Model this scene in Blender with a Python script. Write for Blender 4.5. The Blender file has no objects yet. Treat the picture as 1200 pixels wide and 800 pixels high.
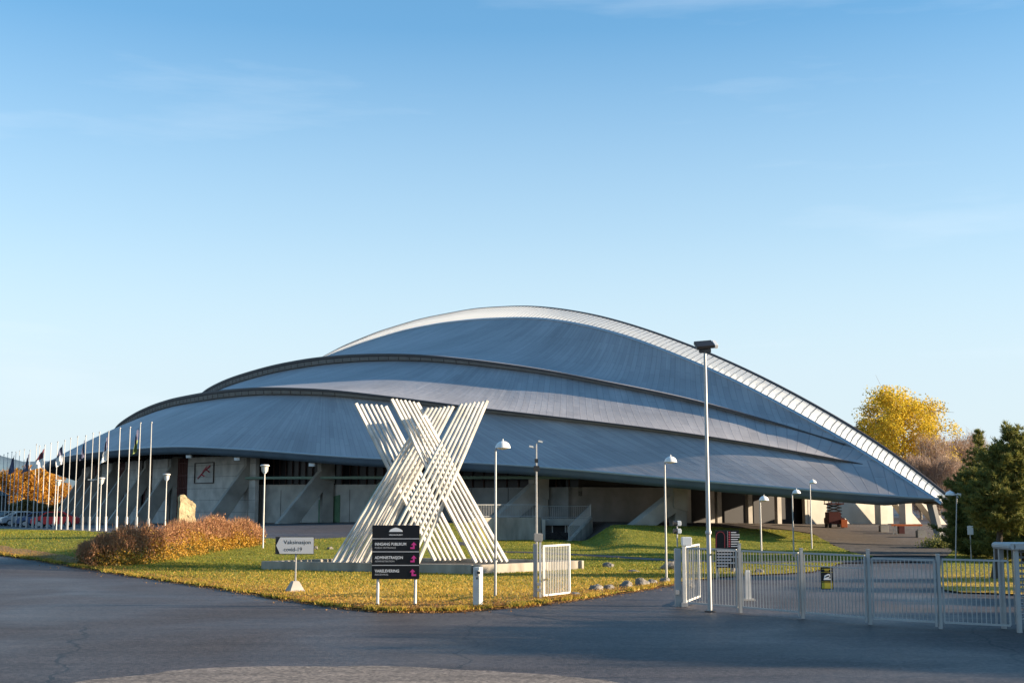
import bpy, bmesh, math, random
import numpy as np
from mathutils import Vector, Matrix
from mathutils.geometry import delaunay_2d_cdt
R = math.radians
random.seed(7); rng = np.random.default_rng(7)
SC = bpy.context.scene
COL = SC.collection

# ---------------------------------------------------------------- camera
F = 1485.0                       # focal length in photograph pixels (1200 wide)
PITCH = math.atan(190.0 / F)
CAMH = 3.0
cam_d = bpy.data.cameras.new('camera'); cam = bpy.data.objects.new('camera', cam_d); COL.objects.link(cam)
cam_d.sensor_width = 36.0; cam_d.lens = F / 1200 * 36.0
cam_d.clip_start = 0.5; cam_d.clip_end = 9000
cam.location = (0, 0, CAMH); cam.rotation_euler = (R(90) + PITCH, 0, 0)
SC.camera = cam

# ---------------------------------------------------------------- light
SUN_AZ = R(96.0)                # clockwise from +Y
SUN_EL = R(13.0)
sdir = Vector((math.sin(SUN_AZ) * math.cos(SUN_EL), math.cos(SUN_AZ) * math.cos(SUN_EL), math.sin(SUN_EL)))
sun_d = bpy.data.lights.new('sun', 'SUN'); sun_d.energy = 5.0; sun_d.angle = R(0.5); sun_d.color = (1.0, 0.82, 0.60)
sun = bpy.data.objects.new('sun', sun_d); COL.objects.link(sun)
sun.rotation_euler = sdir.to_track_quat('Z', 'Y').to_euler()
w = bpy.data.worlds.new('World'); SC.world = w; w.use_nodes = True
nt = w.node_tree; nt.nodes.clear()
def wn(t, **k):
    n = nt.nodes.new(t)
    for a, b in k.items(): setattr(n, a, b)
    return n
out = wn('ShaderNodeOutputWorld'); bg = wn('ShaderNodeBackground')
sky = wn('ShaderNodeTexSky', sky_type='NISHITA', sun_disc=False, sun_elevation=SUN_EL, sun_rotation=SUN_AZ,
         altitude=120.0, air_density=1.0, dust_density=0.15, ozone_density=1.5)
bg.inputs['Strength'].default_value = 0.122
# faint cirrus and a low cloud bank, as part of the sky itself
tc = wn('ShaderNodeTexCoord'); mp = wn('ShaderNodeMapping'); mp.inputs['Scale'].default_value = (1.2, 2.2, 9.0)
mp.inputs['Rotation'].default_value = (0, R(9), 0)
nz = wn('ShaderNodeTexNoise'); nz.inputs['Scale'].default_value = 2.6; nz.inputs['Detail'].default_value = 7; nz.inputs['Roughness'].default_value = .55
rp = wn('ShaderNodeValToRGB'); rp.color_ramp.elements[0].position = .54; rp.color_ramp.elements[1].position = .86
rp.color_ramp.elements[0].color = (0, 0, 0, 1); rp.color_ramp.elements[1].color = (.28, .28, .28, 1)
mx = wn('ShaderNodeMixRGB'); mx.inputs['Color2'].default_value = (3.0, 3.3, 3.6, 1)
L_ = nt.links
L_.new(tc.outputs['Generated'], mp.inputs['Vector']); L_.new(mp.outputs['Vector'], nz.inputs['Vector'])
L_.new(nz.outputs['Fac'], rp.inputs['Fac']); L_.new(rp.outputs['Color'], mx.inputs['Fac'])
gm = wn('ShaderNodeGamma'); gm.inputs['Gamma'].default_value = .80; hs = wn('ShaderNodeHueSaturation'); hs.inputs['Saturation'].default_value = 1.46; hs.inputs['Value'].default_value = 1.04
L_.new(sky.outputs['Color'], gm.inputs['Color']); L_.new(gm.outputs['Color'], hs.inputs['Color'])
# pale air near the horizon
sx = wn('ShaderNodeSeparateXYZ'); L_.new(tc.outputs['Generated'], sx.inputs[0])
hr = wn('ShaderNodeValToRGB'); e_ = hr.color_ramp.elements; e_[0].position = 0.0; e_[0].color = (.95, .95, .95, 1); e_[1].position = .36; e_[1].color = (0, 0, 0, 1)
e2 = e_.new(.10); e2.color = (.82, .82, .82, 1); e3 = e_.new(.21); e3.color = (.40, .40, .40, 1)
hm = wn('ShaderNodeMixRGB'); hm.inputs['Color2'].default_value = (2.20, 2.62, 2.98, 1)
L_.new(sx.outputs['Z'], hr.inputs['Fac']); L_.new(hr.outputs['Color'], hm.inputs['Fac']); L_.new(hs.outputs['Color'], hm.inputs['Color1'])
L_.new(hm.outputs['Color'], mx.inputs['Color1']); L_.new(mx.outputs['Color'], bg.inputs['Color'])
L_.new(bg.outputs['Background'], out.inputs['Surface'])
SC.view_settings.view_transform = 'Standard'; SC.view_settings.look = 'None'
SC.view_settings.gamma = 1.0; SC.view_settings.exposure = 1.4; SC.view_settings.use_curve_mapping = False
SC.render.resolution_x = 1024; SC.render.resolution_y = 682

# ---------------------------------------------------------------- materials
MATS = {}
def mat(name, col, rough=.7, metal=0.0, var=.0, vscale=4.0, bump=.0, bscale=30.0, spec=.5, col2=None, trans=0.0, coord='Object', stretch=(1, 1, 1), detail=5.0):
    m = bpy.data.materials.new(name); m.use_nodes = True; t = m.node_tree; N = t.nodes; Lk = t.links
    p = N['Principled BSDF']
    p.inputs['Base Color'].default_value = (*col, 1); p.inputs['Roughness'].default_value = rough
    p.inputs['Metallic'].default_value = metal; p.inputs['Specular IOR Level'].default_value = spec
    if var > 0 or bump > 0:
        c = N.new('ShaderNodeTexCoord'); mpn = N.new('ShaderNodeMapping'); mpn.inputs['Scale'].default_value = stretch
        Lk.new(c.outputs[coord], mpn.inputs['Vector'])
    if var > 0:
        n = N.new('ShaderNodeTexNoise'); n.inputs['Scale'].default_value = vscale; n.inputs['Detail'].default_value = detail
        r = N.new('ShaderNodeValToRGB'); r.color_ramp.elements[0].position = .3; r.color_ramp.elements[1].position = .7
        a = np.array(col); b = np.array(col2) if col2 else np.clip(a * (1 + var), 0, 1)
        a0 = a * (1 - var) if not col2 else a
        r.color_ramp.elements[0].color = (*a0, 1); r.color_ramp.elements[1].color = (*b, 1)
        Lk.new(mpn.outputs['Vector'], n.inputs['Vector']); Lk.new(n.outputs['Fac'], r.inputs['Fac']); Lk.new(r.outputs['Color'], p.inputs['Base Color'])
    if bump > 0:
        n2 = N.new('ShaderNodeTexNoise'); n2.inputs['Scale'].default_value = bscale; n2.inputs['Detail'].default_value = 4
        bm_ = N.new('ShaderNodeBump'); bm_.inputs['Strength'].default_value = bump; bm_.inputs['Distance'].default_value = .03
        Lk.new(mpn.outputs['Vector'], n2.inputs['Vector']); Lk.new(n2.outputs['Fac'], bm_.inputs['Height']); Lk.new(bm_.outputs['Normal'], p.inputs['Normal'])
    if trans > 0:
        tr = N.new('ShaderNodeBsdfTranslucent'); tr.inputs['Color'].default_value = (*col, 1)
        ms = N.new('ShaderNodeMixShader'); ms.inputs['Fac'].default_value = trans
        o = N['Material Output']
        if var > 0: Lk.new(r.outputs['Color'], tr.inputs['Color'])
        Lk.new(p.outputs['BSDF'], ms.inputs[1]); Lk.new(tr.outputs['BSDF'], ms.inputs[2]); Lk.new(ms.outputs['Shader'], o.inputs['Surface'])
    MATS[name] = m
    return m

def leaf_mat(name, cols, trans=.35, rough=.6):
    m = bpy.data.materials.new(name); m.use_nodes = True; t = m.node_tree; N = t.nodes; Lk = t.links
    p = N['Principled BSDF']; p.inputs['Roughness'].default_value = rough; p.inputs['Specular IOR Level'].default_value = .25
    g = N.new('ShaderNodeNewGeometry'); r = N.new('ShaderNodeValToRGB'); r.color_ramp.interpolation = 'LINEAR'
    e = r.color_ramp.elements
    while len(e) < len(cols): e.new(.5)
    for i, c in enumerate(cols):
        e[i].position = i / max(1, len(cols) - 1); e[i].color = (*c, 1)
    Lk.new(g.outputs['Random Per Island'], r.inputs['Fac']); Lk.new(r.outputs['Color'], p.inputs['Base Color'])
    if trans > 0:
        tr = N.new('ShaderNodeBsdfTranslucent'); ms = N.new('ShaderNodeMixShader'); ms.inputs['Fac'].default_value = trans
        Lk.new(r.outputs['Color'], tr.inputs['Color'])
        Lk.new(p.outputs['BSDF'], ms.inputs[1]); Lk.new(tr.outputs['BSDF'], ms.inputs[2]); Lk.new(ms.outputs['Shader'], N['Material Output'].inputs['Surface'])
    MATS[name] = m
    return m

M = MATS
mat('concrete', (.31, .285, .25), .85, var=.28, vscale=.6, bump=.15, bscale=14)
mat('pale_wall', (.48, .44, .37), .85, var=.12, vscale=.8, bump=.12, bscale=12)
mat('block_concrete', (.46, .425, .385), .88, var=.22, vscale=.9, bump=.12, bscale=12)
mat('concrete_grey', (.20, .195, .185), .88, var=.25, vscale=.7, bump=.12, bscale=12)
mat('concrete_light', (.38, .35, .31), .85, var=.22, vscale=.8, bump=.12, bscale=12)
mat('concrete_raw', (.30, .265, .215), .9, var=.35, vscale=1.6, bump=.3, bscale=20, stretch=(1, 1, .35))
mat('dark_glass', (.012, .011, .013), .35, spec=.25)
mat('mullion', (.07, .035, .03), .6)
mat('slat_brown', (.13, .042, .034), .6)
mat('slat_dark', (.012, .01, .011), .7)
mat('green_steel', (.20, .28, .21), .5)
mat('green_panel', (.09, .17, .09), .7, var=.2, vscale=2)
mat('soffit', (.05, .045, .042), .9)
mat('fascia_blue', (.10, .135, .17), .5, metal=.2, var=.15, vscale=.5)
mat('gutter', (.30, .38, .45), .4, metal=.3)
mat('fascia_brown', (.07, .055, .05), .7)
mat('rib_grey', (.30, .285, .275), .6)
mat('clerestory', (.30, .265, .23), .6, var=.12, vscale=.7)
mat('galv', (.36, .355, .35), .42, metal=.45, var=.1, vscale=3)
mat('fence_paint', (.37, .37, .36), .5, metal=.2, var=.08, vscale=3)
mat('pole_white', (.60, .58, .54), .45, var=.14, vscale=2.5)
mat('white_plastic', (.76, .75, .72), .4, var=.07, vscale=5)
mat('black_board', (.006, .006, .008), .35, spec=.3)
mat('white_print', (.72, .72, .72), .6)
mat('grey_line', (.45, .45, .46), .6)
mat('pink_print', (.55, .03, .22), .6)
mat('red_print', (.40, .04, .06), .6)
mat('yellow_print', (.55, .42, .03), .6)
mat('sign_grey', (.58, .58, .58), .5)
mat('black_print', (.02, .02, .02), .6)
mat('sculpture', (.60, .57, .52), .8, var=.22, vscale=2.2, bump=.08, bscale=18)
mat('soil', (.035, .028, .02), .95, var=.3, vscale=3, bump=.5, bscale=10)
mat('stone', (.11, .095, .08), .9, var=.4, vscale=3.5, bump=.8, bscale=9, col2=(.27, .24, .20))
mat('monument', (.26, .20, .115), .9, var=.3, vscale=3.0, bump=.8, bscale=7, col2=(.46, .37, .21))
mat('bark', (.06, .045, .035), .9, var=.3, vscale=6, bump=.5, bscale=15, stretch=(1, 1, .3))
mat('birch_bark', (.32, .27, .21), .8, var=.35, vscale=5, stretch=(1, 1, .6))
mat('black_metal', (.02, .02, .022), .45)
mat('red_paint', (.70, .012, .02), .3)
mat('orange_paint', (.50, .12, .03), .5)
mat('dark_red', (.09, .016, .014), .6)
mat('blue_paint', (.05, .10, .22), .3)
mat('dark_paint', (.02, .025, .035), .3)
mat('silver_paint', (.35, .38, .42), .3, metal=.3)
mat('tyre', (.015, .015, .015), .8)
mat('rim', (.4, .4, .42), .4, metal=.7)
mat('lamp_glass', (.65, .66, .66), .25)
mat('flagpole_paint', (.50, .48, .45), .45, var=.12, vscale=2.5)
mat('flag_dark', (.09, .09, .15), .8)
mat('flag_white', (.70, .70, .70), .8)
mat('flag_green', (.16, .20, .06), .8)
mat('flag_red', (.12, .03, .05), .8)
mat('hedge_wall', (.022, .02, .016), .9, var=.4, vscale=1)
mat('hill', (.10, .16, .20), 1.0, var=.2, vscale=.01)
mat('gravel', (.055, .042, .034), .95, var=.6, vscale=3.2, bump=.9, bscale=8, detail=8)  # gravel darkened: shadow of the pines is put into this colour
mat('wood_dark', (.06, .035, .025), .8)
leaf_mat('leaf_yellow', [(.58, .38, .03), (.66, .48, .035), (.44, .35, .04), (.70, .52, .05), (.54, .33, .03)], .45)
leaf_mat('leaf_olive', [(.16, .15, .02), (.24, .19, .02), (.11, .12, .02), (.34, .24, .02)], .35)
leaf_mat('leaf_orange', [(.46, .20, .025), (.55, .27, .02), (.34, .14, .03), (.5, .3, .03)], .4)
leaf_mat('twig_red', [(.32, .22, .16), (.38, .26, .18), (.27, .19, .15), (.44, .31, .21)], .3)
leaf_mat('needle', [(.15, .165, .04), (.21, .20, .05), (.10, .125, .035), (.25, .22, .06)], .35)
leaf_mat('hedge_red', [(.36, .17, .09), (.44, .23, .11), (.28, .13, .07), (.50, .29, .13)], .3)
leaf_mat('hedge_gold', [(.50, .27, .035), (.40, .20, .035), (.58, .35, .045), (.32, .20, .04)], .35)
leaf_mat('hedge_olive', [(.15, .11, .035), (.20, .14, .04), (.12, .09, .03)], .25)
leaf_mat('grass_blade', [(.20, .215, .025), (.17, .195, .022), (.25, .235, .03), (.16, .18, .022), (.27, .25, .035)], .4)
leaf_mat('grass_gold', [(.52, .33, .05), (.46, .29, .045), (.60, .38, .07), (.42, .29, .04), (.62, .42, .09)], .4)
leaf_mat('dead_leaf', [(.40, .18, .05), (.46, .25, .07), (.30, .13, .04), (.36, .21, .07)], .2)

# roof sheet: standing seams from UV in metres (x across the seams, y along them)
def roof_mat(name, c1, c2):
    m = bpy.data.materials.new(name); m.use_nodes = True; t = m.node_tree; N = t.nodes; Lk = t.links
    p = N['Principled BSDF']; p.inputs['Roughness'].default_value = .58; p.inputs['Metallic'].default_value = .08; p.inputs['Specular IOR Level'].default_value = .4
    uv = N.new('ShaderNodeUVMap'); uv.uv_map = 'UVMap'
    sp = N.new('ShaderNodeSeparateXYZ'); cb = N.new('ShaderNodeCombineXYZ')
    Lk.new(uv.outputs['UV'], sp.inputs[0]); Lk.new(sp.outputs['Y'], cb.inputs['X']); Lk.new(sp.outputs['X'], cb.inputs['Y'])
    br = N.new('ShaderNodeTexBrick'); br.offset = .37; br.inputs['Scale'].default_value = 1.0
    br.inputs['Brick Width'].default_value = 3.4; br.inputs['Row Height'].default_value = .62
    br.inputs['Mortar Size'].default_value = .032; br.inputs['Mortar Smooth'].default_value = .3; br.inputs['Bias'].default_value = 0
    br.inputs['Color1'].default_value = (*c1, 1); br.inputs['Color2'].default_value = (*c2, 1)
    br.inputs['Mortar'].default_value = (c1[0] * .80, c1[1] * .81, c1[2] * .83, 1)
    Lk.new(cb.outputs[0], br.inputs['Vector'])
    n = N.new('ShaderNodeTexNoise'); n.inputs['Scale'].default_value = .12; n.inputs['Detail'].default_value = 6
    Lk.new(uv.outputs['UV'], n.inputs['Vector'])
    mp_ = N.new('ShaderNodeMapRange'); mp_.inputs['From Min'].default_value = .3; mp_.inputs['From Max'].default_value = .7
    mp_.inputs['To Min'].default_value = .82; mp_.inputs['To Max'].default_value = 1.14
    Lk.new(n.outputs['Fac'], mp_.inputs['Value'])
    # streaks of weathering running down the sheets
    mps = N.new('ShaderNodeMapping'); mps.inputs['Scale'].default_value = (1.6, .07, 1)
    n3 = N.new('ShaderNodeTexNoise'); n3.inputs['Scale'].default_value = 1.0; n3.inputs['Detail'].default_value = 5
    Lk.new(uv.outputs['UV'], mps.inputs['Vector']); Lk.new(mps.outputs['Vector'], n3.inputs['Vector'])
    mp3 = N.new('ShaderNodeMapRange'); mp3.inputs['From Min'].default_value = .3; mp3.inputs['From Max'].default_value = .7
    mp3.inputs['To Min'].default_value = .92; mp3.inputs['To Max'].default_value = 1.07
    Lk.new(n3.outputs['Fac'], mp3.inputs['Value'])
    mm = N.new('ShaderNodeMath'); mm.operation = 'MULTIPLY'; Lk.new(mp_.outputs[0], mm.inputs[0]); Lk.new(mp3.outputs[0], mm.inputs[1])
    mu = N.new('ShaderNodeMixRGB'); mu.blend_type = 'MULTIPLY'; mu.inputs['Fac'].default_value = 1
    Lk.new(br.outputs['Color'], mu.inputs['Color1']); Lk.new(mm.outputs[0], mu.inputs['Color2']); Lk.new(mu.outputs['Color'], p.inputs['Base Color'])
    n2 = N.new('ShaderNodeTexNoise'); n2.inputs['Scale'].default_value = .9; n2.inputs['Detail'].default_value = 4
    Lk.new(uv.outputs['UV'], n2.inputs['Vector'])
    ad = N.new('ShaderNodeMath'); ad.operation = 'MULTIPLY_ADD'; ad.inputs[1].default_value = -.5
    Lk.new(br.outputs['Fac'], ad.inputs[0]); Lk.new(n2.outputs['Fac'], ad.inputs[2])
    b = N.new('ShaderNodeBump'); b.inputs['Strength'].default_value = .35; b.inputs['Distance'].default_value = .08
    Lk.new(ad.outputs[0], b.inputs['Height']); Lk.new(b.outputs['Normal'], p.inputs['Normal'])
    MATS[name] = m
roof_mat('roof_sheet', (.325, .31, .315), (.385, .368, .37))

def skylight_mat():
    m = bpy.data.materials.new('skylight'); m.use_nodes = True; t = m.node_tree; N = t.nodes; Lk = t.links
    p = N['Principled BSDF']; p.inputs['Base Color'].default_value = (.74, .76, .78, 1); p.inputs['Roughness'].default_value = .35
    tr = N.new('ShaderNodeBsdfTranslucent'); tr.inputs['Color'].default_value = (.80, .83, .85, 1)
    ms = N.new('ShaderNodeMixShader'); ms.inputs['Fac'].default_value = .66
    Lk.new(p.outputs['BSDF'], ms.inputs[1]); Lk.new(tr.outputs['BSDF'], ms.inputs[2]); Lk.new(ms.outputs['Shader'], N['Material Output'].inputs['Surface'])
    MATS['skylight'] = m
skylight_mat()
def glass_mat():
    m = bpy.data.materials.new('clear_glass'); m.use_nodes = True; t = m.node_tree; N = t.nodes; Lk = t.links
    N.remove(N['Principled BSDF']); tr = N.new('ShaderNodeBsdfTransparent'); tr.inputs['Color'].default_value = (.93, .93, .93, 1)
    gl = N.new('ShaderNodeBsdfGlossy'); gl.inputs['Roughness'].default_value = .05; ms = N.new('ShaderNodeMixShader'); ms.inputs['Fac'].default_value = .08
    Lk.new(tr.outputs['BSDF'], ms.inputs[1]); Lk.new(gl.outputs['BSDF'], ms.inputs[2]); Lk.new(ms.outputs['Shader'], N['Material Output'].inputs['Surface'])
    MATS['clear_glass'] = m
glass_mat()

def ground_mat(name, c1, c2, c3, vs, bumps, rough, patch=None):
    """layered noise ground: fine grain + broad patches"""
    m = bpy.data.materials.new(name); m.use_nodes = True; t = m.node_tree; N = t.nodes; Lk = t.links
    p = N['Principled BSDF']; p.inputs['Roughness'].default_value = rough; p.inputs['Specular IOR Level'].default_value = .42
    c = N.new('ShaderNodeTexCoord')
    a = N.new('ShaderNodeTexNoise'); a.inputs['Scale'].default_value = vs; a.inputs['Detail'].default_value = 10; a.inputs['Roughness'].default_value = .8
    b = N.new('ShaderNodeTexNoise'); b.inputs['Scale'].default_value = .11; b.inputs['Detail'].default_value = 7; b.inputs['Distortion'].default_value = .8
    for q in (a, b): Lk.new(c.outputs['Object'], q.inputs['Vector'])
    r1 = N.new('ShaderNodeValToRGB'); r1.color_ramp.elements[0].position = .35; r1.color_ramp.elements[1].position = .68
    r1.color_ramp.elements[0].color = (*c1, 1); r1.color_ramp.elements[1].color = (*c2, 1)
    r2 = N.new('ShaderNodeValToRGB'); r2.color_ramp.elements[0].position = .42; r2.color_ramp.elements[1].position = .66
    r2.color_ramp.elements[0].color = (0, 0, 0, 1); r2.color_ramp.elements[1].color = (1, 1, 1, 1)
    mx_ = N.new('ShaderNodeMixRGB'); mx_.inputs['Color2'].default_value = (*c3, 1)
    Lk.new(a.outputs['Fac'], r1.inputs['Fac']); Lk.new(b.outputs['Fac'], r2.inputs['Fac'])
    sc = N.new('ShaderNodeMath'); sc.operation = 'MULTIPLY'; sc.inputs[1].default_value = .75
    Lk.new(r2.outputs['Color'], sc.inputs[0]); Lk.new(sc.outputs[0], mx_.inputs['Fac'])
    Lk.new(r1.outputs['Color'], mx_.inputs['Color1'])
    mps = N.new('ShaderNodeMapping'); mps.inputs['Scale'].default_value = (.22, 1.5, 1); mps.inputs['Rotation'].default_value = (0, 0, .12)
    ns_ = N.new('ShaderNodeTexNoise'); ns_.inputs['Scale'].default_value = 1.0; ns_.inputs['Detail'].default_value = 8; ns_.inputs['Roughness'].default_value = .7
    Lk.new(c.outputs['Object'], mps.inputs['Vector']); Lk.new(mps.outputs['Vector'], ns_.inputs['Vector'])
    mrs = N.new('ShaderNodeMapRange'); mrs.inputs['From Min'].default_value = .3; mrs.inputs['From Max'].default_value = .7; mrs.inputs['To Min'].default_value = .62; mrs.inputs['To Max'].default_value = 1.35
    Lk.new(ns_.outputs['Fac'], mrs.inputs['Value'])
    mus = N.new('ShaderNodeMixRGB'); mus.blend_type = 'MULTIPLY'; mus.inputs['Fac'].default_value = 1; Lk.new(mx_.outputs['Color'], mus.inputs['Color1']); Lk.new(mrs.outputs[0], mus.inputs['Color2'])
    sk = N.new('ShaderNodeTexVoronoi'); sk.inputs['Scale'].default_value = 16; Lk.new(c.outputs['Object'], sk.inputs['Vector'])
    mrk = N.new('ShaderNodeMapRange'); mrk.inputs['To Min'].default_value = .55; mrk.inputs['To Max'].default_value = 1.5; skx = N.new('ShaderNodeSeparateXYZ'); Lk.new(sk.outputs['Color'], skx.inputs[0]); Lk.new(skx.outputs['X'], mrk.inputs['Value'])
    mu2 = N.new('ShaderNodeMixRGB'); mu2.blend_type = 'MULTIPLY'; mu2.inputs['Fac'].default_value = 1; Lk.new(mus.outputs['Color'], mu2.inputs['Color1']); Lk.new(mrk.outputs[0], mu2.inputs['Color2'])
    mx_ = mu2
    last = mx_
    if patch:                      # long cracks / tar seams
        vo = N.new('ShaderNodeTexVoronoi'); vo.feature = 'DISTANCE_TO_EDGE'; vo.inputs['Scale'].default_value = .075
        wob = N.new('ShaderNodeTexNoise'); wob.inputs['Scale'].default_value = .7; wob.inputs['Detail'].default_value = 4
        Lk.new(c.outputs['Object'], wob.inputs['Vector'])
        mxv = N.new('ShaderNodeMixRGB'); mxv.blend_type = 'ADD'; mxv.inputs['Fac'].default_value = 1.2
        Lk.new(c.outputs['Object'], mxv.inputs['Color1']); Lk.new(wob.outputs['Color'], mxv.inputs['Color2'])
        Lk.new(mxv.outputs['Color'], vo.inputs['Vector'])
        lt = N.new('ShaderNodeMath'); lt.operation = 'LESS_THAN'; lt.inputs[1].default_value = .0022
        Lk.new(vo.outputs['Distance'], lt.inputs[0])
        mk = N.new('ShaderNodeMixRGB'); mk.inputs['Color2'].default_value = (*patch, 1)
        Lk.new(lt.outputs[0], mk.inputs['Fac']); Lk.new(mx_.outputs['Color'], mk.inputs['Color1']); last = mk
        rr = N.new('ShaderNodeMapRange'); rr.inputs['From Min'].default_value = .35; rr.inputs['From Max'].default_value = .7
        rr.inputs['To Min'].default_value = rough - .18; rr.inputs['To Max'].default_value = rough + .12
        Lk.new(b.outputs['Fac'], rr.inputs['Value']); Lk.new(rr.outputs[0], p.inputs['Roughness'])
    Lk.new(last.outputs['Color'], p.inputs['Base Color'])
    bn = N.new('ShaderNodeTexNoise'); bn.inputs['Scale'].default_value = bumps[0]; bn.inputs['Detail'].default_value = 3
    Lk.new(c.outputs['Object'], bn.inputs['Vector'])
    bu = N.new('ShaderNodeBump'); bu.inputs['Strength'].default_value = bumps[1]; bu.inputs['Distance'].default_value = bumps[2]
    Lk.new(bn.outputs['Fac'], bu.inputs['Height']); Lk.new(bu.outputs['Normal'], p.inputs['Normal'])
    MATS[name] = m
ground_mat('asphalt', (.034, .026, .024), (.105, .083, .074), (.044, .036, .036), 7, (30, .9, .012), .62, patch=(.02, .018, .018))
ground_mat('asphalt_brown', (.11, .085, .07), (.27, .22, .175), (.16, .13, .11), 12, (70, .5, .008), .8)
ground_mat('forecourt_asphalt', (.085, .066, .052), (.13, .10, .08), (.10, .08, .066), 14, (50, .5, .01), .85)
def lawn_mat():
    """grass, drier and more golden with fallen leaves towards the road"""
    m = bpy.data.materials.new('lawn'); m.use_nodes = True; t = m.node_tree; N = t.nodes; Lk = t.links
    p = N['Principled BSDF']; p.inputs['Roughness'].default_value = .95; p.inputs['Specular IOR Level'].default_value = .2
    c = N.new('ShaderNodeTexCoord'); sp = N.new('ShaderNodeSeparateXYZ'); Lk.new(c.outputs['Object'], sp.inputs[0])
    def noise(sc, det=6, rough=.6):
        n = N.new('ShaderNodeTexNoise'); n.inputs['Scale'].default_value = sc; n.inputs['Detail'].default_value = det; n.inputs['Roughness'].default_value = rough
        Lk.new(c.outputs['Object'], n.inputs['Vector']); return n
    def ramp(n, a, b, ca, cb):
        r = N.new('ShaderNodeValToRGB'); e = r.color_ramp.elements; e[0].position = a; e[1].position = b; e[0].color = (*ca, 1); e[1].color = (*cb, 1)
        Lk.new(n.outputs['Fac'], r.inputs['Fac']); return r
    green = ramp(noise(1.1), .35, .7, (.11, .125, .014), (.27, .25, .03)); gold = ramp(noise(2.3), .35, .68, (.40, .24, .035), (.70, .41, .085))
    mr = N.new('ShaderNodeMapRange'); mr.inputs['From Min'].default_value = 64; mr.inputs['From Max'].default_value = 40; mr.inputs['To Min'].default_value = -.08; mr.inputs['To Max'].default_value = .95
    Lk.new(sp.outputs['Y'], mr.inputs['Value'])
    n3 = noise(.35, 7, .65); md = N.new('ShaderNodeMath'); md.operation = 'MULTIPLY_ADD'; md.inputs[1].default_value = 1.5; md.inputs[2].default_value = -.75; Lk.new(n3.outputs['Fac'], md.inputs[0])
    ad = N.new('ShaderNodeMath'); ad.operation = 'ADD'; ad.use_clamp = True; Lk.new(md.outputs[0], ad.inputs[0]); Lk.new(mr.outputs[0], ad.inputs[1])
    mx_ = N.new('ShaderNodeMixRGB'); Lk.new(ad.outputs[0], mx_.inputs['Fac']); Lk.new(green.outputs['Color'], mx_.inputs['Color1']); Lk.new(gold.outputs['Color'], mx_.inputs['Color2'])
    Lk.new(mx_.outputs['Color'], p.inputs['Base Color'])
    bn = noise(7, 4); bu = N.new('ShaderNodeBump'); bu.inputs['Strength'].default_value = .9; bu.inputs['Distance'].default_value = .09; Lk.new(bn.outputs['Fac'], bu.inputs['Height']); Lk.new(bu.outputs['Normal'], p.inputs['Normal'])
    MATS['lawn'] = m
lawn_mat()
ground_mat('lawn_edge', (.26, .13, .035), (.34, .19, .06), (.20, .12, .04), 5, (9, .8, .06), .95)

# ---------------------------------------------------------------- helpers
def tag(o, label=None, cat=None, group=None, kind=None):
    if label: o['label'] = label
    if cat: o['category'] = cat
    if group: o['group'] = group
    if kind: o['kind'] = kind
    return o

def empty(name, loc=(0, 0, 0), rz=0.0):
    o = bpy.data.objects.new(name, None); COL.objects.link(o); o.location = loc; o.rotation_euler = (0, 0, rz); o.empty_display_size = .3
    return o

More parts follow.
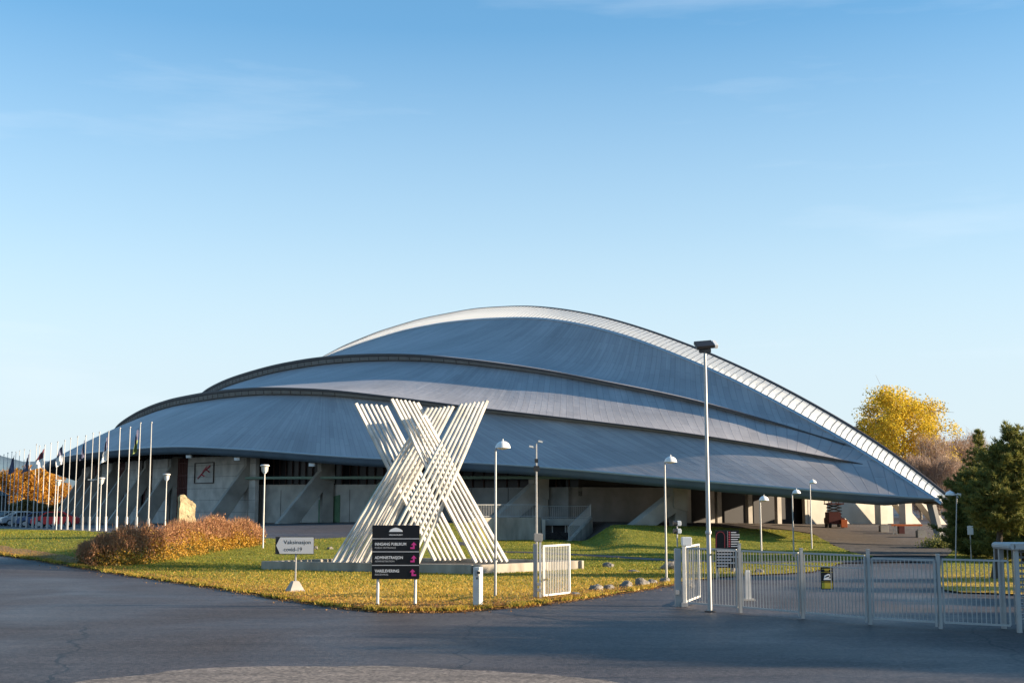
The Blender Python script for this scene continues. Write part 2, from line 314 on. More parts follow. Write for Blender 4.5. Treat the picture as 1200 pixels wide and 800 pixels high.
class MB:
    def __init__(s): s.v = []; s.f = []; s.m = []
    def add(s, vs, fs, mi=0):
        k = len(s.v); s.v += [tuple(p) for p in vs]; s.f += [tuple(k + i for i in q) for q in fs]; s.m += [mi] * len(fs)
        return s
    def box(s, c, d, mi=0, rot=None):
        x, y, z = (a / 2 for a in d); pts = [Vector((i * x, j * y, k * z)) for k in (-1, 1) for j in (-1, 1) for i in (-1, 1)]
        if rot is not None: pts = [rot @ p for p in pts]
        return s.add([p + Vector(c) for p in pts], [(0, 2, 3, 1), (4, 5, 7, 6), (0, 1, 5, 4), (2, 6, 7, 3), (0, 4, 6, 2), (1, 3, 7, 5)], mi)
    def bar(s, a, b, wdt, dep, mi=0, side=Vector((1, 0, 0))):
        a = Vector(a); b = Vector(b); ax = (b - a).normalized(); y = ax.cross(side)
        if y.length < 1e-4: y = ax.cross(Vector((0, 1, 0)))
        y.normalize(); x = y.cross(ax)
        vs = []
        for p in (a, b):
            for i, j in ((-1, -1), (1, -1), (1, 1), (-1, 1)): vs.append(p + x * (i * wdt / 2) + y * (j * dep / 2))
        return s.add(vs, [(3, 2, 1, 0), (4, 5, 6, 7), (0, 1, 5, 4), (1, 2, 6, 5), (2, 3, 7, 6), (3, 0, 4, 7)], mi)
    def tube(s, pts, rad, n=8, mi=0, cap=True):
        pts = [Vector(p) for p in pts]; rad = rad if isinstance(rad, (list, tuple)) else [rad] * len(pts)
        vs = []; fs = []; ref = None
        for i, p in enumerate(pts):
            d = (pts[min(i + 1, len(pts) - 1)] - pts[max(i - 1, 0)]).normalized()
            if ref is None or abs(ref.dot(d)) > .98: ref = Vector((1, 0, 0)) if abs(d.x) < .8 else Vector((0, 1, 0))
            x = (ref - d * ref.dot(d)).normalized(); y = d.cross(x); ref = x
            for k in range(n):
                a = 2 * math.pi * k / n; vs.append(p + x * (math.cos(a) * rad[i]) + y * (math.sin(a) * rad[i]))
        for i in range(len(pts) - 1):
            for k in range(n):
                a = i * n + k; b = i * n + (k + 1) % n; fs.append((a, b, b + n, a + n))
        if cap: fs += [tuple(range(n))[::-1], tuple((len(pts) - 1) * n + k for k in range(n))]
        return s.add(vs, fs, mi)
    def lathe(s, c, prof, n=20, mi=0):
        c = Vector(c); vs = []; fs = []
        for r, z in prof:
            for k in range(n): vs.append(c + Vector((math.cos(2 * math.pi * k / n) * r, math.sin(2 * math.pi * k / n) * r, z)))
        for i in range(len(prof) - 1):
            for k in range(n): fs.append((i * n + k, i * n + (k + 1) % n, (i + 1) * n + (k + 1) % n, (i + 1) * n + k))
        return s.add(vs, fs, mi)
    def prism(s, poly, ext, mi=0):
        """poly: list of 3D points of a planar outline, ext: extrusion vector"""
        n = len(poly); ext = Vector(ext); vs = [Vector(p) for p in poly] + [Vector(p) + ext for p in poly]
        return s.add(vs, [tuple(range(n))[::-1], tuple(range(n, 2 * n))] + [(i, (i + 1) % n, (i + 1) % n + n, i + n) for i in range(n)], mi)
    def build(s, name, mats, parent=None, smooth=False, bevel=0.0, loc=None):
        me = bpy.data.meshes.new(name); me.from_pydata(s.v, [], s.f); 
        for m in (mats if isinstance(mats, (list, tuple)) else [mats]): me.materials.append(MATS[m])
        me.polygons.foreach_set('material_index', s.m)
        bm = bmesh.new(); bm.from_mesh(me); bmesh.ops.recalc_face_normals(bm, faces=bm.faces)
        if bevel > 0: bmesh.ops.bevel(bm, geom=[e for e in bm.edges if len(e.link_faces) == 2 and e.calc_face_angle(0) > .5], offset=bevel, segments=2, affect='EDGES', clamp_overlap=True)
        bm.to_mesh(me); bm.free()
        if smooth:
            me.polygons.foreach_set('use_smooth', [True] * len(me.polygons)); me.set_sharp_from_angle(angle=R(40))
        o = bpy.data.objects.new(name, me); COL.objects.link(o)
        if parent: o.parent = parent
        if loc is not None: o.location = loc
        return o

def fast_mesh(name, V, n_per, matname, parent=None, loc=None, mats=None, mi=None):
    """V: (k*n_per,3) vertices; every n_per of them make one face"""
    V = np.asarray(V, dtype=np.float32).reshape(-1, 3); k = len(V) // n_per
    me = bpy.data.meshes.new(name); me.vertices.add(len(V)); me.vertices.foreach_set('co', V.ravel())
    me.loops.add(len(V)); me.loops.foreach_set('vertex_index', np.arange(len(V), dtype=np.int32))
    me.polygons.add(k); me.polygons.foreach_set('loop_start', np.arange(0, len(V), n_per, dtype=np.int32))
    me.polygons.foreach_set('loop_total', np.full(k, n_per, dtype=np.int32))
    for m in (mats or [matname]): me.materials.append(MATS[m])
    if mi is not None: me.polygons.foreach_set('material_index', np.asarray(mi, dtype=np.int32))
    me.update(calc_edges=True); me.validate()
    o = bpy.data.objects.new(name, me); COL.objects.link(o)
    if parent: o.parent = parent
    if loc is not None: o.location = loc
    return o

def grid_mesh(name, P, mats, parent=None, uv=None, smooth=True, mi=None):
    """P: (rows, cols, 3)"""
    r, c = P.shape[:2]; V = P.reshape(-1, 3)
    i = np.arange(r - 1)[:, None] * c + np.arange(c - 1)[None]
    Fq = np.stack([i, i + 1, i + c + 1, i + c], -1).reshape(-1, 4)
    me = bpy.data.meshes.new(name); me.from_pydata(V.tolist(), [], Fq.tolist())
    for m in (mats if isinstance(mats, (list, tuple)) else [mats]): me.materials.append(MATS[m])
    if uv is not None:
        l = me.uv_layers.new(name='UVMap'); l.data.foreach_set('uv', uv.reshape(-1, 2)[Fq.ravel()].astype(np.float32).ravel())
    if smooth: me.polygons.foreach_set('use_smooth', [True] * len(me.polygons))
    if mi is not None: me.polygons.foreach_set('material_index', np.asarray(mi, dtype=np.int32))
    o = bpy.data.objects.new(name, me); COL.objects.link(o)
    if parent: o.parent = parent
    return o

def merge(name, objs, parent=None):
    """join several mesh objects into one (keeps uv layers), data only"""
    bm = bmesh.new(); mats = []
    for o in objs:
        k = []
        for m in o.data.materials:
            if m not in mats: mats.append(m)
            k.append(mats.index(m))
        n0 = len(bm.faces); bm.from_mesh(o.data); bm.faces.ensure_lookup_table()
        for f_ in bm.faces[n0:]: f_.material_index = k[f_.material_index] if k else 0
    me = bpy.data.meshes.new(name); bm.to_mesh(me); bm.free()
    for m in mats: me.materials.append(m)
    for o in objs:
        d = o.data; bpy.data.objects.remove(o); bpy.data.meshes.remove(d)
    o = bpy.data.objects.new(name, me); COL.objects.link(o)
    if parent: o.parent = parent
    return o

def copy_tree(o, parent=None):
    c = o.copy(); COL.objects.link(c)
    if parent: c.parent = parent
    for ch in list(o.children): copy_tree(ch, c)
    return c

def text(body, size, loc, matname, parent, name='lettering', align='LEFT', width=None, depth=.004, bold=.0, rotz=0.0):
    cu = bpy.data.curves.new(name, 'FONT'); cu.body = body; cu.size = size; cu.extrude = depth; cu.offset = bold * size; cu.align_x = align
    cu.resolution_u = 3
    o = bpy.data.objects.new(name, cu); COL.objects.link(o)
    bpy.context.view_layer.update()
    dg = bpy.context.evaluated_depsgraph_get(); me = bpy.data.meshes.new_from_object(o.evaluated_get(dg))
    bpy.data.objects.remove(o); bpy.data.curves.remove(cu)
    me.materials.clear(); me.materials.append(MATS[matname]); me.name = name
    if width:
        xs = [v.co.x for v in me.vertices]; k = width / max(1e-6, max(xs) - min(xs))
        for v in me.vertices: v.co.x *= k
    t = bpy.data.objects.new(name, me); COL.objects.link(t); t.location = loc; t.rotation_euler = (R(90), 0, rotz); t.parent = parent
    return t

ORD = ['first', 'second', 'third', 'fourth', 'fifth', 'sixth', 'seventh', 'eighth', 'ninth', 'tenth', 'eleventh', 'twelfth', 'thirteenth',
       'fourteenth', 'fifteenth', 'sixteenth', 'seventeenth', 'eighteenth', 'nineteenth', 'twentieth', 'twenty-first', 'twenty-second', 'twenty-third', 'twenty-fourth']

# ---------------------------------------------------------------- terrain
def sstep(a, b, x):
    t = np.clip((x - a) / (b - a), 0, 1); return t * t * (3 - 2 * t)
def hz(x, y):
    x = np.asarray(x, float); y = np.asarray(y, float)
    zm = np.interp(x, [-70, -45, -30, -17, 0, 10, 25, 45], [.7, .8, 1.1, 1.35, 1.72, 1.55, 1.25, 1.2])
    y0 = np.interp(x, [-22, -12, 0, 5, 25], [52, 60, 72, 71, 78])
    y1 = np.interp(x, [-22, -12, 0, 5, 25], [80, 92, 95, 95, 110])
    h = zm * sstep(y0, y1, y)
    # sunken forecourt before the stair and basement door: level drops behind a retaining wall
    cut = sstep(-2.6, -1.6, x) * (1 - sstep(5.0, 7.5, x))
    hc = .30 * sstep(72, 92, y) + (zm - .30) * sstep(98.2, 98.9, y)
    hc2 = .30 * sstep(72, 92, y) + (zm - .30) * sstep(92.3 + .7 * (x + 3), 93.1 + .7 * (x + 3), y)
    door = sstep(2.3, 2.4, x)
    hcut = hc * door + hc2 * (1 - door)
    h = h * (1 - cut) + hcut * cut
    h = h + .05 * np.sin(x * .21 + 1.3) * np.sin(y * .17) * sstep(40, 60, y) * (1 - sstep(85, 95, y)) * (1 - cut)
    return h
c_, s_ = math.cos(PITCH), math.sin(PITCH)
def ray(px, py):
    a = (px - 600) / F; b = (400 - py) / F
    return np.array([a, c_ - b * s_, s_ + b * c_])
def at(px, py, d):
    """point seen at photo pixel (px, py) at distance d along the view"""
    r = ray(px, py); k = d / r[1]; return Vector((r[0] * k, d, CAMH + r[2] * k))
def gp(px, py, dz=0.0):
    """ground point under a photo pixel"""
    r = ray(px, py); y = 15.0
    while y < 400:
        k = y / r[1]
        if CAMH + r[2] * k <= hz(r[0] * k, y): break
        y += .1
    return Vector((r[0] * y / r[1], y, float(hz(r[0] * y / r[1], y)) + dz))
def ground_at(px, d, dz=0.0):
    x = (px - 600) / F * d / 1.0; return Vector((x, d, float(hz(x, d)) + dz))

xs = np.concatenate([[-6000, -2500, -900, -400, -220, -150], np.arange(-110, -60, 2.0), np.arange(-60, 60, .6), np.arange(60, 112, 4.0), [150, 260, 500, 1500, 6000]])
ys = np.concatenate([[-400, -120, -40], np.arange(0, 20, 2.0), np.arange(20, 112, .6), np.arange(112, 180, 3.0), [200, 260, 400, 800, 2000, 6000]])
X, Y = np.meshgrid(xs, ys); P = np.stack([X, Y, hz(X, Y)], -1)
o = grid_mesh('ground', P, 'asphalt'); tag(o, kind='structure')

def sheet(name, poly, matname, dz, step=.8, jitter=.0):
    """a ground sheet following the terrain inside a closed outline of (x, y)"""
    pts = []
    n = len(poly)
    for i in range(n):
        a = Vector(poly[i][:2]); b = Vector(poly[(i + 1) % n][:2]); k = max(1, int((b - a).length / step))
        for j in range(k):
            p = a.lerp(b, j / k); pts.append(p + Vector((rng.normal() * jitter, rng.normal() * jitter)))
    ne = len(pts); xx = [p.x for p in pts]; yy = [p.y for p in pts]
    gx = np.arange(min(xx), max(xx), step); gy = np.arange(min(yy), max(yy), step)
    GX, GY = np.meshgrid(gx, gy); q = np.stack([GX.ravel(), GY.ravel()], -1) + rng.uniform(-.1, .1, (GX.size, 2)) * step
    # keep points inside
    ins = np.zeros(len(q), bool); px = np.array(xx); py = np.array(yy); j = ne - 1
    for i in range(ne):
        cond = (py[i] > q[:, 1]) != (py[j] > q[:, 1])
        xi = (px[j] - px[i]) * (q[:, 1] - py[i]) / (py[j] - py[i] + 1e-12) + px[i]
        ins ^= cond & (q[:, 0] < xi); j = i
    q = q[ins]
    vs = pts + [Vector(p) for p in q]
    V, E, Fc, *_ = delaunay_2d_cdt(vs, [(i, (i + 1) % ne) for i in range(ne)], [list(range(ne))], 1, 1e-5)
    Z = hz([v.x for v in V], [v.y for v in V]) + dz
    me = bpy.data.meshes.new(name); me.from_pydata([(v.x, v.y, z) for v, z in zip(V, Z)], [], Fc); me.materials.append(MATS[matname])
    me.polygons.foreach_set('use_smooth', [True] * len(me.polygons))
    bm = bmesh.new(); bm.from_mesh(me); bmesh.ops.recalc_face_normals(bm, faces=bm.faces)
    if sum(f_.normal.z for f_ in bm.faces) < 0: bmesh.ops.reverse_faces(bm, faces=bm.faces)
    bm.to_mesh(me); bm.free()
    o = bpy.data.objects.new(name, me); COL.objects.link(o); tag(o, kind='structure')
    return o, np.array([(p.x, p.y) for p in pts])

def inside(poly, q):
    ins = np.zeros(len(q), bool); px, py = poly[:, 0], poly[:, 1]; j = len(px) - 1
    for i in range(len(px)):
        cond = (py[i] > q[:, 1]) != (py[j] > q[:, 1])
        xi = (px[j] - px[i]) * (q[:, 1] - py[i]) / (py[j] - py[i] + 1e-12) + px[i]
        ins ^= cond & (q[:, 0] < xi); j = i
    return ins

def G(*pp): return [tuple(gp(*p)[:2]) for p in pp]
front_edge = [(-60, 642), (0, 650), (60, 659), (110, 667), (190, 680), (260, 690), (330, 702), (400, 712), (450, 716.5), (520, 717), (565, 714), (620, 710), (680, 702), (740, 693), (790, 684.5)]
main_poly = G(*front_edge) + G((825, 679), (875, 675), (950, 671)) + [(20.4, 72.5), (21.3, 84.0), (22.0, 93.5), (20.5, 96.5), (14.5, 95.5), (8.0, 92.6), (6.6, 92), (5.2, 91.5), (2.0, 95.2), (-2.9, 91.8), (-7, 89.0), (-9.2, 80.5)] + \
            [(-13, 77.0), (-18.5, 75.5), (-21.5, 74.5)] + [(-26, 80), (-33, 92), (-40, 104), (-48, 118), (-62, 120), (-66, 95), (-50, 78)]
lawn, lawn_out = sheet('lawn', main_poly, 'lawn', .055, .7, .085)
right_poly = G((1107, 692), (1125, 695), (1160, 696), (1215, 699)) + [(42, 47), (60, 55), (60, 90), (34, 88), (30.2, 80)] + G((1118, 645), (1104, 656), (1100, 672), (1101, 684))
lawn2, lawn2_out = sheet('lawn', right_poly, 'lawn', .055, .8, .03)
# path across the lawn
path_mid = [(21.3, 66.5), (16, 64.5), (11.5, 64.5), (8, 68), (5, 73), (1, 77), (-4, 78.5)]
wd = [.9, .9, .8, .8, .75, .7, .7]
pl_, pr_ = [], []
for i, (p, h_) in enumerate(zip(path_mid, wd)):
    a = Vector(path_mid[max(i - 1, 0)]); b = Vector(path_mid[min(i + 1, len(path_mid) - 1)]); d = (b - a).normalized(); nn = Vector((-d.y, d.x))
    pl_.append(tuple(Vector(p) + nn * h_)); pr_.append(tuple(Vector(p) - nn * h_))
sheet('footpath', pl_ + pr_[::-1], 'asphalt', .075, .8, .02)
# gravel slope before the hall's forecourt, and a lighter brown surface at the lower edge
sheet('gravel_slope', [(20.6, 73.5), (27.4, 72.5), (29.6, 79), (29.6, 84.4), (25.5, 86.4), (21.5, 87.6)], 'gravel', .05, .8, .05)
sheet('forecourt', [(21.4, 87.8), (25.5, 86.6), (29.8, 84.6), (36, 86), (42, 112), (20, 118), (14, 108), (20.3, 98.5), (22.3, 95)], 'forecourt_asphalt', .03, .8, .02)
sheet('brown_asphalt', G((60, 806), (200, 786), (310, 781), (420, 780.5), (520, 784), (620, 790), (700, 797), (760, 806)) + [(3, 17), (-9, 17)], 'asphalt_brown', .02, .4, .07)
# leaf-strewn verge along the road edge at the left
verge = G((-60, 641), (0, 648.5), (60, 657.5), (110, 666)) + G((112, 660), (60, 650), (0, 641), (-60, 634))
sheet('leafy_verge', verge, 'lawn_edge', .085, .7, .12)

# distant hills
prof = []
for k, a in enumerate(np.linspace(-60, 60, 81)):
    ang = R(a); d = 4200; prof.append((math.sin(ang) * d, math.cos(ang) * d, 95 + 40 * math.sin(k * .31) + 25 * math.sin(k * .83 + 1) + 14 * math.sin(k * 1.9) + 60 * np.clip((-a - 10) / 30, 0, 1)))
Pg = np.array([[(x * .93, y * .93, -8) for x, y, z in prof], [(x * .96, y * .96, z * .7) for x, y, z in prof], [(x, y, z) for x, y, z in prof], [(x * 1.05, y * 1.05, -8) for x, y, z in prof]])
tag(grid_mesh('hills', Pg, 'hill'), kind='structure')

# ---------------------------------------------------------------- the arena
HD = R(25.85); LB = 222.0
B0 = Vector((29.0, 85.0)); UU = Vector((-math.sin(HD), math.cos(HD))); NN = Vector((-math.cos(HD), -math.sin(HD)))
KF = .5                          # the far flank of the hall is narrower than the near one
def bw(u, v, z): 
    p = B0 + UU * u + NN * v; return Vector((p.x, p.y, z))
T_E = [(0, 3.34), (3.1, 3.57), (6.9, 4.11), (11.0, 4.56), (14.3, 4.95), (17.8, 5.43), (21.7, 5.87), (26.0, 6.21), (30.0, 6.46), (33.9, 6.65), (39.0, 7.05), (47.7, 7.80), (59.7, 8.54), (67.8, 8.64), (87.4, 8.78), (111, 9.0)]
T_2 = [(0, 3.9), (4.8, 5.43), (7.2, 6.12), (9.3, 6.82), (13.3, 7.79), (16.9, 8.59), (21.1, 9.26), (26.3, 10.15), (30.7, 10.77), (34.1, 11.37), (38.7, 12.08), (43.1, 12.73), (48.5, 13.48), (55.3, 14.13), (63.7, 14.81), (78.0, 15.5), (98.9, 16.17), (111, 16.3)]
T_3 = [(0, 4.2), (9.5, 7.64), (11.8, 8.37), (14.2, 9.18), (17.5, 10.2), (20.5, 11.11), (24.6, 12.14), (28.8, 13.07), (37.1, 14.98), (46.4, 16.66), (55.4, 18.08), (62.3, 18.83), (70.4, 19.51), (79.7, 20.02), (91.2, 20.29), (111, 20.35)]
T_T = [(0, 3.62), (2.8, 5.45), (6.6, 7.5), (10.8, 9.45), (15.4, 11.5), (20.4, 13.55), (26, 15.65), (32.2, 17.75), (39, 19.88), (46.7, 22.0), (55.3, 23.9), (62.9, 25.25), (76.1, 26.8), (94.3, 27.9), (111, 28.2)]
T_R = [(0, 2.95), (2.2, 4.15), (5.9, 6.1), (9.8, 7.98), (14.2, 9.9), (18.8, 11.9), (24, 13.95), (29.8, 15.99), (36, 18.05), (43.1, 20.05), (51.1, 21.85), (58.1, 23.0), (70.2, 24.4), (81, 25.3), (93.7, 25.95), (111, 26.15)]
UF = np.arange(0, 111.01, .25)
def curve(T):
    t = np.array(T); z = np.interp(UF, t[:, 0], t[:, 1])
    k = np.exp(-.5 * (np.arange(-36, 37) * .25 / 3.0) ** 2); k /= k.sum()
    lo = 2 * z[0] - z[1:37][::-1]; hi = z[-37:-1][::-1]
    z = np.convolve(np.concatenate([lo, z, hi]), k, 'valid')
    return lambda u: np.interp(np.minimum(u, LB - np.asarray(u, float)), UF, z)
zE, z2, z3, zT, zR = map(curve, (T_E, T_2, T_3, T_T, T_R))
def lens(W, p, u0):
    def fn(u):
        t = (np.asarray(u, float) - u0) / (LB - 2 * u0); return np.where((t < 0) | (t > 1), -1.0, W * (1 - np.abs(1 - 2 * np.clip(t, 0, 1)) ** p))
    return fn
vE, v2, v3 = lens(44.0, 2.7, 0), lens(32.3, 3.5, 4.2), lens(22.0, 1.9, 5.5)
def vB(u): m = np.abs(1 - 2 * np.asarray(u, float) / LB); return .5 + 2.5 * (1 - m ** 2)
def fh(u): uu = np.minimum(u, LB - u); return np.interp(uu, [5, 22, 36, 60, 80], [.16, .24, .36, .68, .85])
def inner(u, vk, zk):
    """upper edge of a roof tier: tucked under the next tier's fascia, or against the ridge"""
    vk_, vb = vk(u) - .7, vB(u); w_ = np.clip((vk_ - vb) / 2.0, 0, 1)
    return np.maximum(vk_, vb), zR(u) + (zk(u) - fh(u) + .05 - zR(u)) * w_

arena = empty('ice_arena', bw(0, 0, 0))
tag(arena, 'huge grey-blue ice arena with tiered roof shaped like an upturned ship hull', 'arena')
inv = Matrix.Translation(-arena.location)
def loc_(P): return np.asarray(P) - np.array(arena.location)
def aw(u, v, z): return bw(u, v, z) - arena.location      # arena-local point
def shift(s):   # seams lean towards the nearer end
    return np.interp(s, [0, .03, .06, .11, .18, .26, .34, .5, .66, .74, .82, .89, .94, .97, 1], [0, 7, 12, 15, 11, 1, -7, 0, 7, -1, -11, -15, -12, -7, 0])

def tier(name, vo, zo, vk, zk, u0, bulge, n=420, rows=10, ui0=0.0):
    s = np.linspace(0, 1, n) ; s = .5 - .5 * np.sign(.5 - s) * np.abs(1 - 2 * s) ** .8
    uo = u0 + (LB - 2 * u0) * s
    ui = ui0 + (LB - 2 * ui0) * s + shift(s) * (1.0 if vk is not None else .6); ui = np.clip(ui, ui0, LB - ui0)
    a = np.maximum(vo(uo), 0.0 if u0 == 0 else vB(uo)); az = zo(uo) if u0 == 0 else np.where(vo(uo) < vB(uo), zR(uo), zo(uo))
    if vk is None: bv, bz = vB(ui), zR(ui)
    else: bv, bz = inner(ui, vk, zk)
    tt = np.linspace(0, 1, rows)[:, None]
    U = uo + (ui - uo) * tt; V = a + (bv - a) * tt
    Z = az + (bz - az) * tt + bulge * np.clip((a - bv) / 8, 0, 1) * 4 * tt * (1 - tt)
    parts = []
    du = np.concatenate([[0], np.cumsum(np.hypot(np.diff(uo), np.diff(a)))])
    for sg in (1, -1):
        XY = np.array([B0.x, B0.y]) + U[..., None] * np.array(UU) + (1 if sg > 0 else -KF) * V[..., None] * np.array(NN)
        Pp = loc_(np.concatenate([XY, Z[..., None]], -1))
        if sg < 0: Pp = Pp[:, ::-1]
        ln = np.cumsum(np.concatenate([np.zeros((1, n)), np.linalg.norm(np.diff(np.stack([U, V, Z], -1), axis=0), axis=-1)]), axis=0)
        uv = np.stack([np.broadcast_to(du, U.shape), ln], -1)
        if sg < 0: uv = uv[:, ::-1]
        parts.append(grid_mesh(name, Pp, 'roof_sheet', uv=uv))
    return merge(name, parts, arena)
tier('lower_roof', vE, zE, v2, z2, 0.0, .3)
tier('middle_roof', v2, z2, v3, z3, 4.2, -.6, ui0=2.0)
tier('upper_roof', v3, z3, None, None, 5.5, -1.25, ui0=4.0)

def strip(name, rows_fn, u, mats, mi=None, mirror=True, smooth=True):
    """rows_fn(u) -> list of (v, z) curves"""
    rws = rows_fn(u); parts = []
    for sg in ((1, -1) if mirror else (1,)):
        kf = 1 if sg > 0 else -KF
        XY = [np.stack([B0.x + u * UU.x + kf * v * NN.x, B0.y + u * UU.y + kf * v * NN.y, z], -1) for v, z in rws]
        Pp = loc_(np.array(XY))
        if sg < 0: Pp = Pp[:, ::-1]
        m_ = None
        if mi is not None: m_ = np.repeat(mi, len(u) - 1)
        parts.append(grid_mesh(name, Pp, mats, mi=m_, smooth=smooth))
    return merge(name, parts, arena)
u_all = .5 * LB * (1 - np.cos(np.linspace(0, math.pi, 400)))
def tp(u): return np.clip(np.minimum(u, LB - u) / 3, .35, 1)
strip('eave_fascia', lambda u: [(vE(u) + .10, zE(u) + .03), (vE(u) + .16, zE(u) - .05), (vE(u) + .05, zE(u) - .14), (vE(u) + .02, zE(u) - .42 * tp(u)), (np.maximum(vE(u) - .22, 0), zE(u) - .74 * tp(u)), (np.maximum(vE(u) - .5, 0), zE(u) - .76 * tp(u))], u_all, ['gutter', 'fascia_blue'], mi=[0, 0, 1, 1, 1])
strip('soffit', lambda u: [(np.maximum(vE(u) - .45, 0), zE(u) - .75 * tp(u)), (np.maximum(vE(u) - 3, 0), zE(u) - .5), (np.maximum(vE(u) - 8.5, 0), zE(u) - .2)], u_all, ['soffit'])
for nm, vk, zk, u0 in (('middle_fascia', v2, z2, 6.0), ('upper_fascia', v3, z3, 8.6)):
    uu = np.linspace(u0, LB - u0, 380)
    strip(nm, lambda u: [(vk(u) - .30, zk(u) + .01), (vk(u) + .02, zk(u) + .015), (vk(u) + .05, zk(u) - .04), (vk(u) + .02, zk(u) - fh(u) * .42), (vk(u) - .10, zk(u) - fh(u) * .44), (vk(u) - .16, zk(u) - fh(u) * .96), (vk(u) - .75, zk(u) - fh(u) * .98)], uu,
          ['fascia_brown', 'clerestory'], mi=[0, 0, 0, 0, 1, 1])
    mb = MB()
    for u in np.arange(48, LB - 60, 2.0):
        for sg in (1,):
            v = float(vk(u)) - .10; z = float(zk(u)); h_ = float(fh(u))
            mb.bar(aw(u, sg * v, z - h_ * .46), aw(u, sg * (v - .03), z - h_ * .94), .05, .05, 0, side=Vector((UU.x, UU.y, 0)))
    mb.build(nm.replace('fascia', 'clerestory_posts'), 'fascia_brown', arena)
# ridge skylight: milky sheets on the near slope, clear glass on the far slope
ug = .5 * LB * (1 - np.cos(np.linspace(0.0, math.pi, 420)))
strip('ridge_skylight', lambda u: [(vB(u), zR(u) + .12), (vB(u) * .62 + .08, zR(u) + .12 + (zT(u) - zR(u) - .12) * .42), (vB(u) * .05 + .12, zT(u) - .10)], ug, ['skylight'], mirror=False)
far_glass = strip('ridge_glass', lambda u: [(-KF * vB(u), zR(u) + .12), (-KF * (vB(u) * .62 + .08), zR(u) + .12 + (zT(u) - zR(u) - .12) * .42), (-KF * (vB(u) * .05 + .12), zT(u) - .10)], ug, ['clear_glass'], mirror=False)
strip('ridge_cap', lambda u: [(vB(u) * .05 + .16, zT(u) - .10), (vB(u) * .05 + .14, zT(u) - .01), (-.1 + 0 * u, zT(u) + .02)], ug, ['fascia_brown'], mirror=False)
strip('ridge_sill', lambda u: [(vB(u) + .12, zR(u) - .02), (vB(u) + .14, zR(u) + .10), (vB(u) - .02, zR(u) + .16)], ug, ['gutter'], mirror=False)
strip('ridge_bounce_panel', lambda u: [(vB(u) - .05, zR(u) + .10), (-KF * vB(u) + .05, zR(u) + .10)], ug, ['white_plastic'], mirror=False)  # unseen white panel added to bounce more light onto the milky sheets
mb = MB()
for u in np.interp(np.arange(280), [0, 18, 62, 218, 262, 280], [1.0, 10.5, 45, 178, 212, 222])[:-2]:
    vb = float(vB(u)); a_, t_ = float(zR(u)) + .12, float(zT(u)) - .10
    p0 = aw(u, vb + .02, a_); p1 = aw(u, vb * .62 + .11, a_ + (t_ - a_) * .42); p2 = aw(u, vb * .05 + .15, t_)
    mb.bar(p0, p1, .05, .06, 0, side=Vector((UU.x, UU.y, 0))); mb.bar(p1, p2, .05, .06, 0, side=Vector((UU.x, UU.y, 0)))
mb.build('glazing_bars', 'rib_grey', arena)
# facade
UT = 24.0
def vF(u): return vE(u) - 5.5
def upx(px, off):
    us_ = np.linspace(4, 140, 1400); v_ = vE(us_) - off; X_ = B0.x + us_ * UU.x + v_ * NN.x; Y_ = B0.y + us_ * UU.y + v_ * NN.y
    return float(np.interp(-px, -(600 + F * X_ / Y_), us_))
def gz(u, v): p = bw(u, v, 0); return float(hz(p.x, p.y))
def facade_piece(us, v_off, z_lo, z_hi, flanks=(1,)):
    mbp = MB(); o_ = .35
    for sg in flanks:
        kf = 1 if sg > 0 else KF
        for a, b in zip(us[:-1], us[1:]):
            va, vb = float(vF(a)) + v_off, float(vF(b)) + v_off
            za0, zb0 = z_lo(a), z_lo(b); za1, zb1 = z_hi(a), z_hi(b)
            mbp.add([aw(a, sg * kf * va, za0), aw(b, sg * kf * vb, zb0), aw(b, sg * kf * vb, zb1), aw(a, sg * kf * va, za1), aw(a, sg * kf * (va - o_), za0), aw(b, sg * kf * (vb - o_), zb0), aw(b, sg * kf * (vb - o_), zb1), aw(a, sg * kf * (va - o_), za1)],
                    [(0, 1, 2, 3), (5, 4, 7, 6), (3, 2, 6, 7), (0, 3, 7, 4), (1, 5, 6, 2)])
    return mbp
gzf = lambda u: gz(u, float(vF(u)))
us1 = np.linspace(34, LB - 34, 120)
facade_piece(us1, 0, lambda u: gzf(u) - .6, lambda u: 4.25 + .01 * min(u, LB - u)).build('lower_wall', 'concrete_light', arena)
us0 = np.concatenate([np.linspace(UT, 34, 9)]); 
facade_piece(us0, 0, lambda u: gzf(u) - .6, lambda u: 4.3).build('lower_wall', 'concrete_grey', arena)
facade_piece(np.linspace(UT, LB - UT, 80), 0, lambda u: gzf(u) - .6, lambda u: float(zE(u)) - .1, flanks=(-1,)).build('rear_wall', 'concrete_light', arena)
facade_piece(np.linspace(UT, LB - UT, 160), -.9, lambda u: 3.6, lambda u: float(zE(u)) + .2).build('window_band', 'dark_glass', arena)
mb = MB()
for u in np.arange(UT + .6, 132, .95):
    v = float(vF(u)) - .82
    for sg in (1,): mb.bar(aw(u, sg * v, 4.2), aw(u, sg * v, float(zE(u)) - .1), .07, .10, 0, side=Vector((UU.x, UU.y, 0)))
mb.build('mullions', 'mullion', arena)
# panel joints of the concrete
mb = MB()
for u in np.arange(UT + 1.5, 60, 3.0):
    v = float(vF(u)) + .008
    mb.bar(aw(u, v, gzf(u)), aw(u, v, 4.25), .05, .02, 0, side=Vector((UU.x, UU.y, 0)))
mb.build('wall_joints', 'soffit', arena)
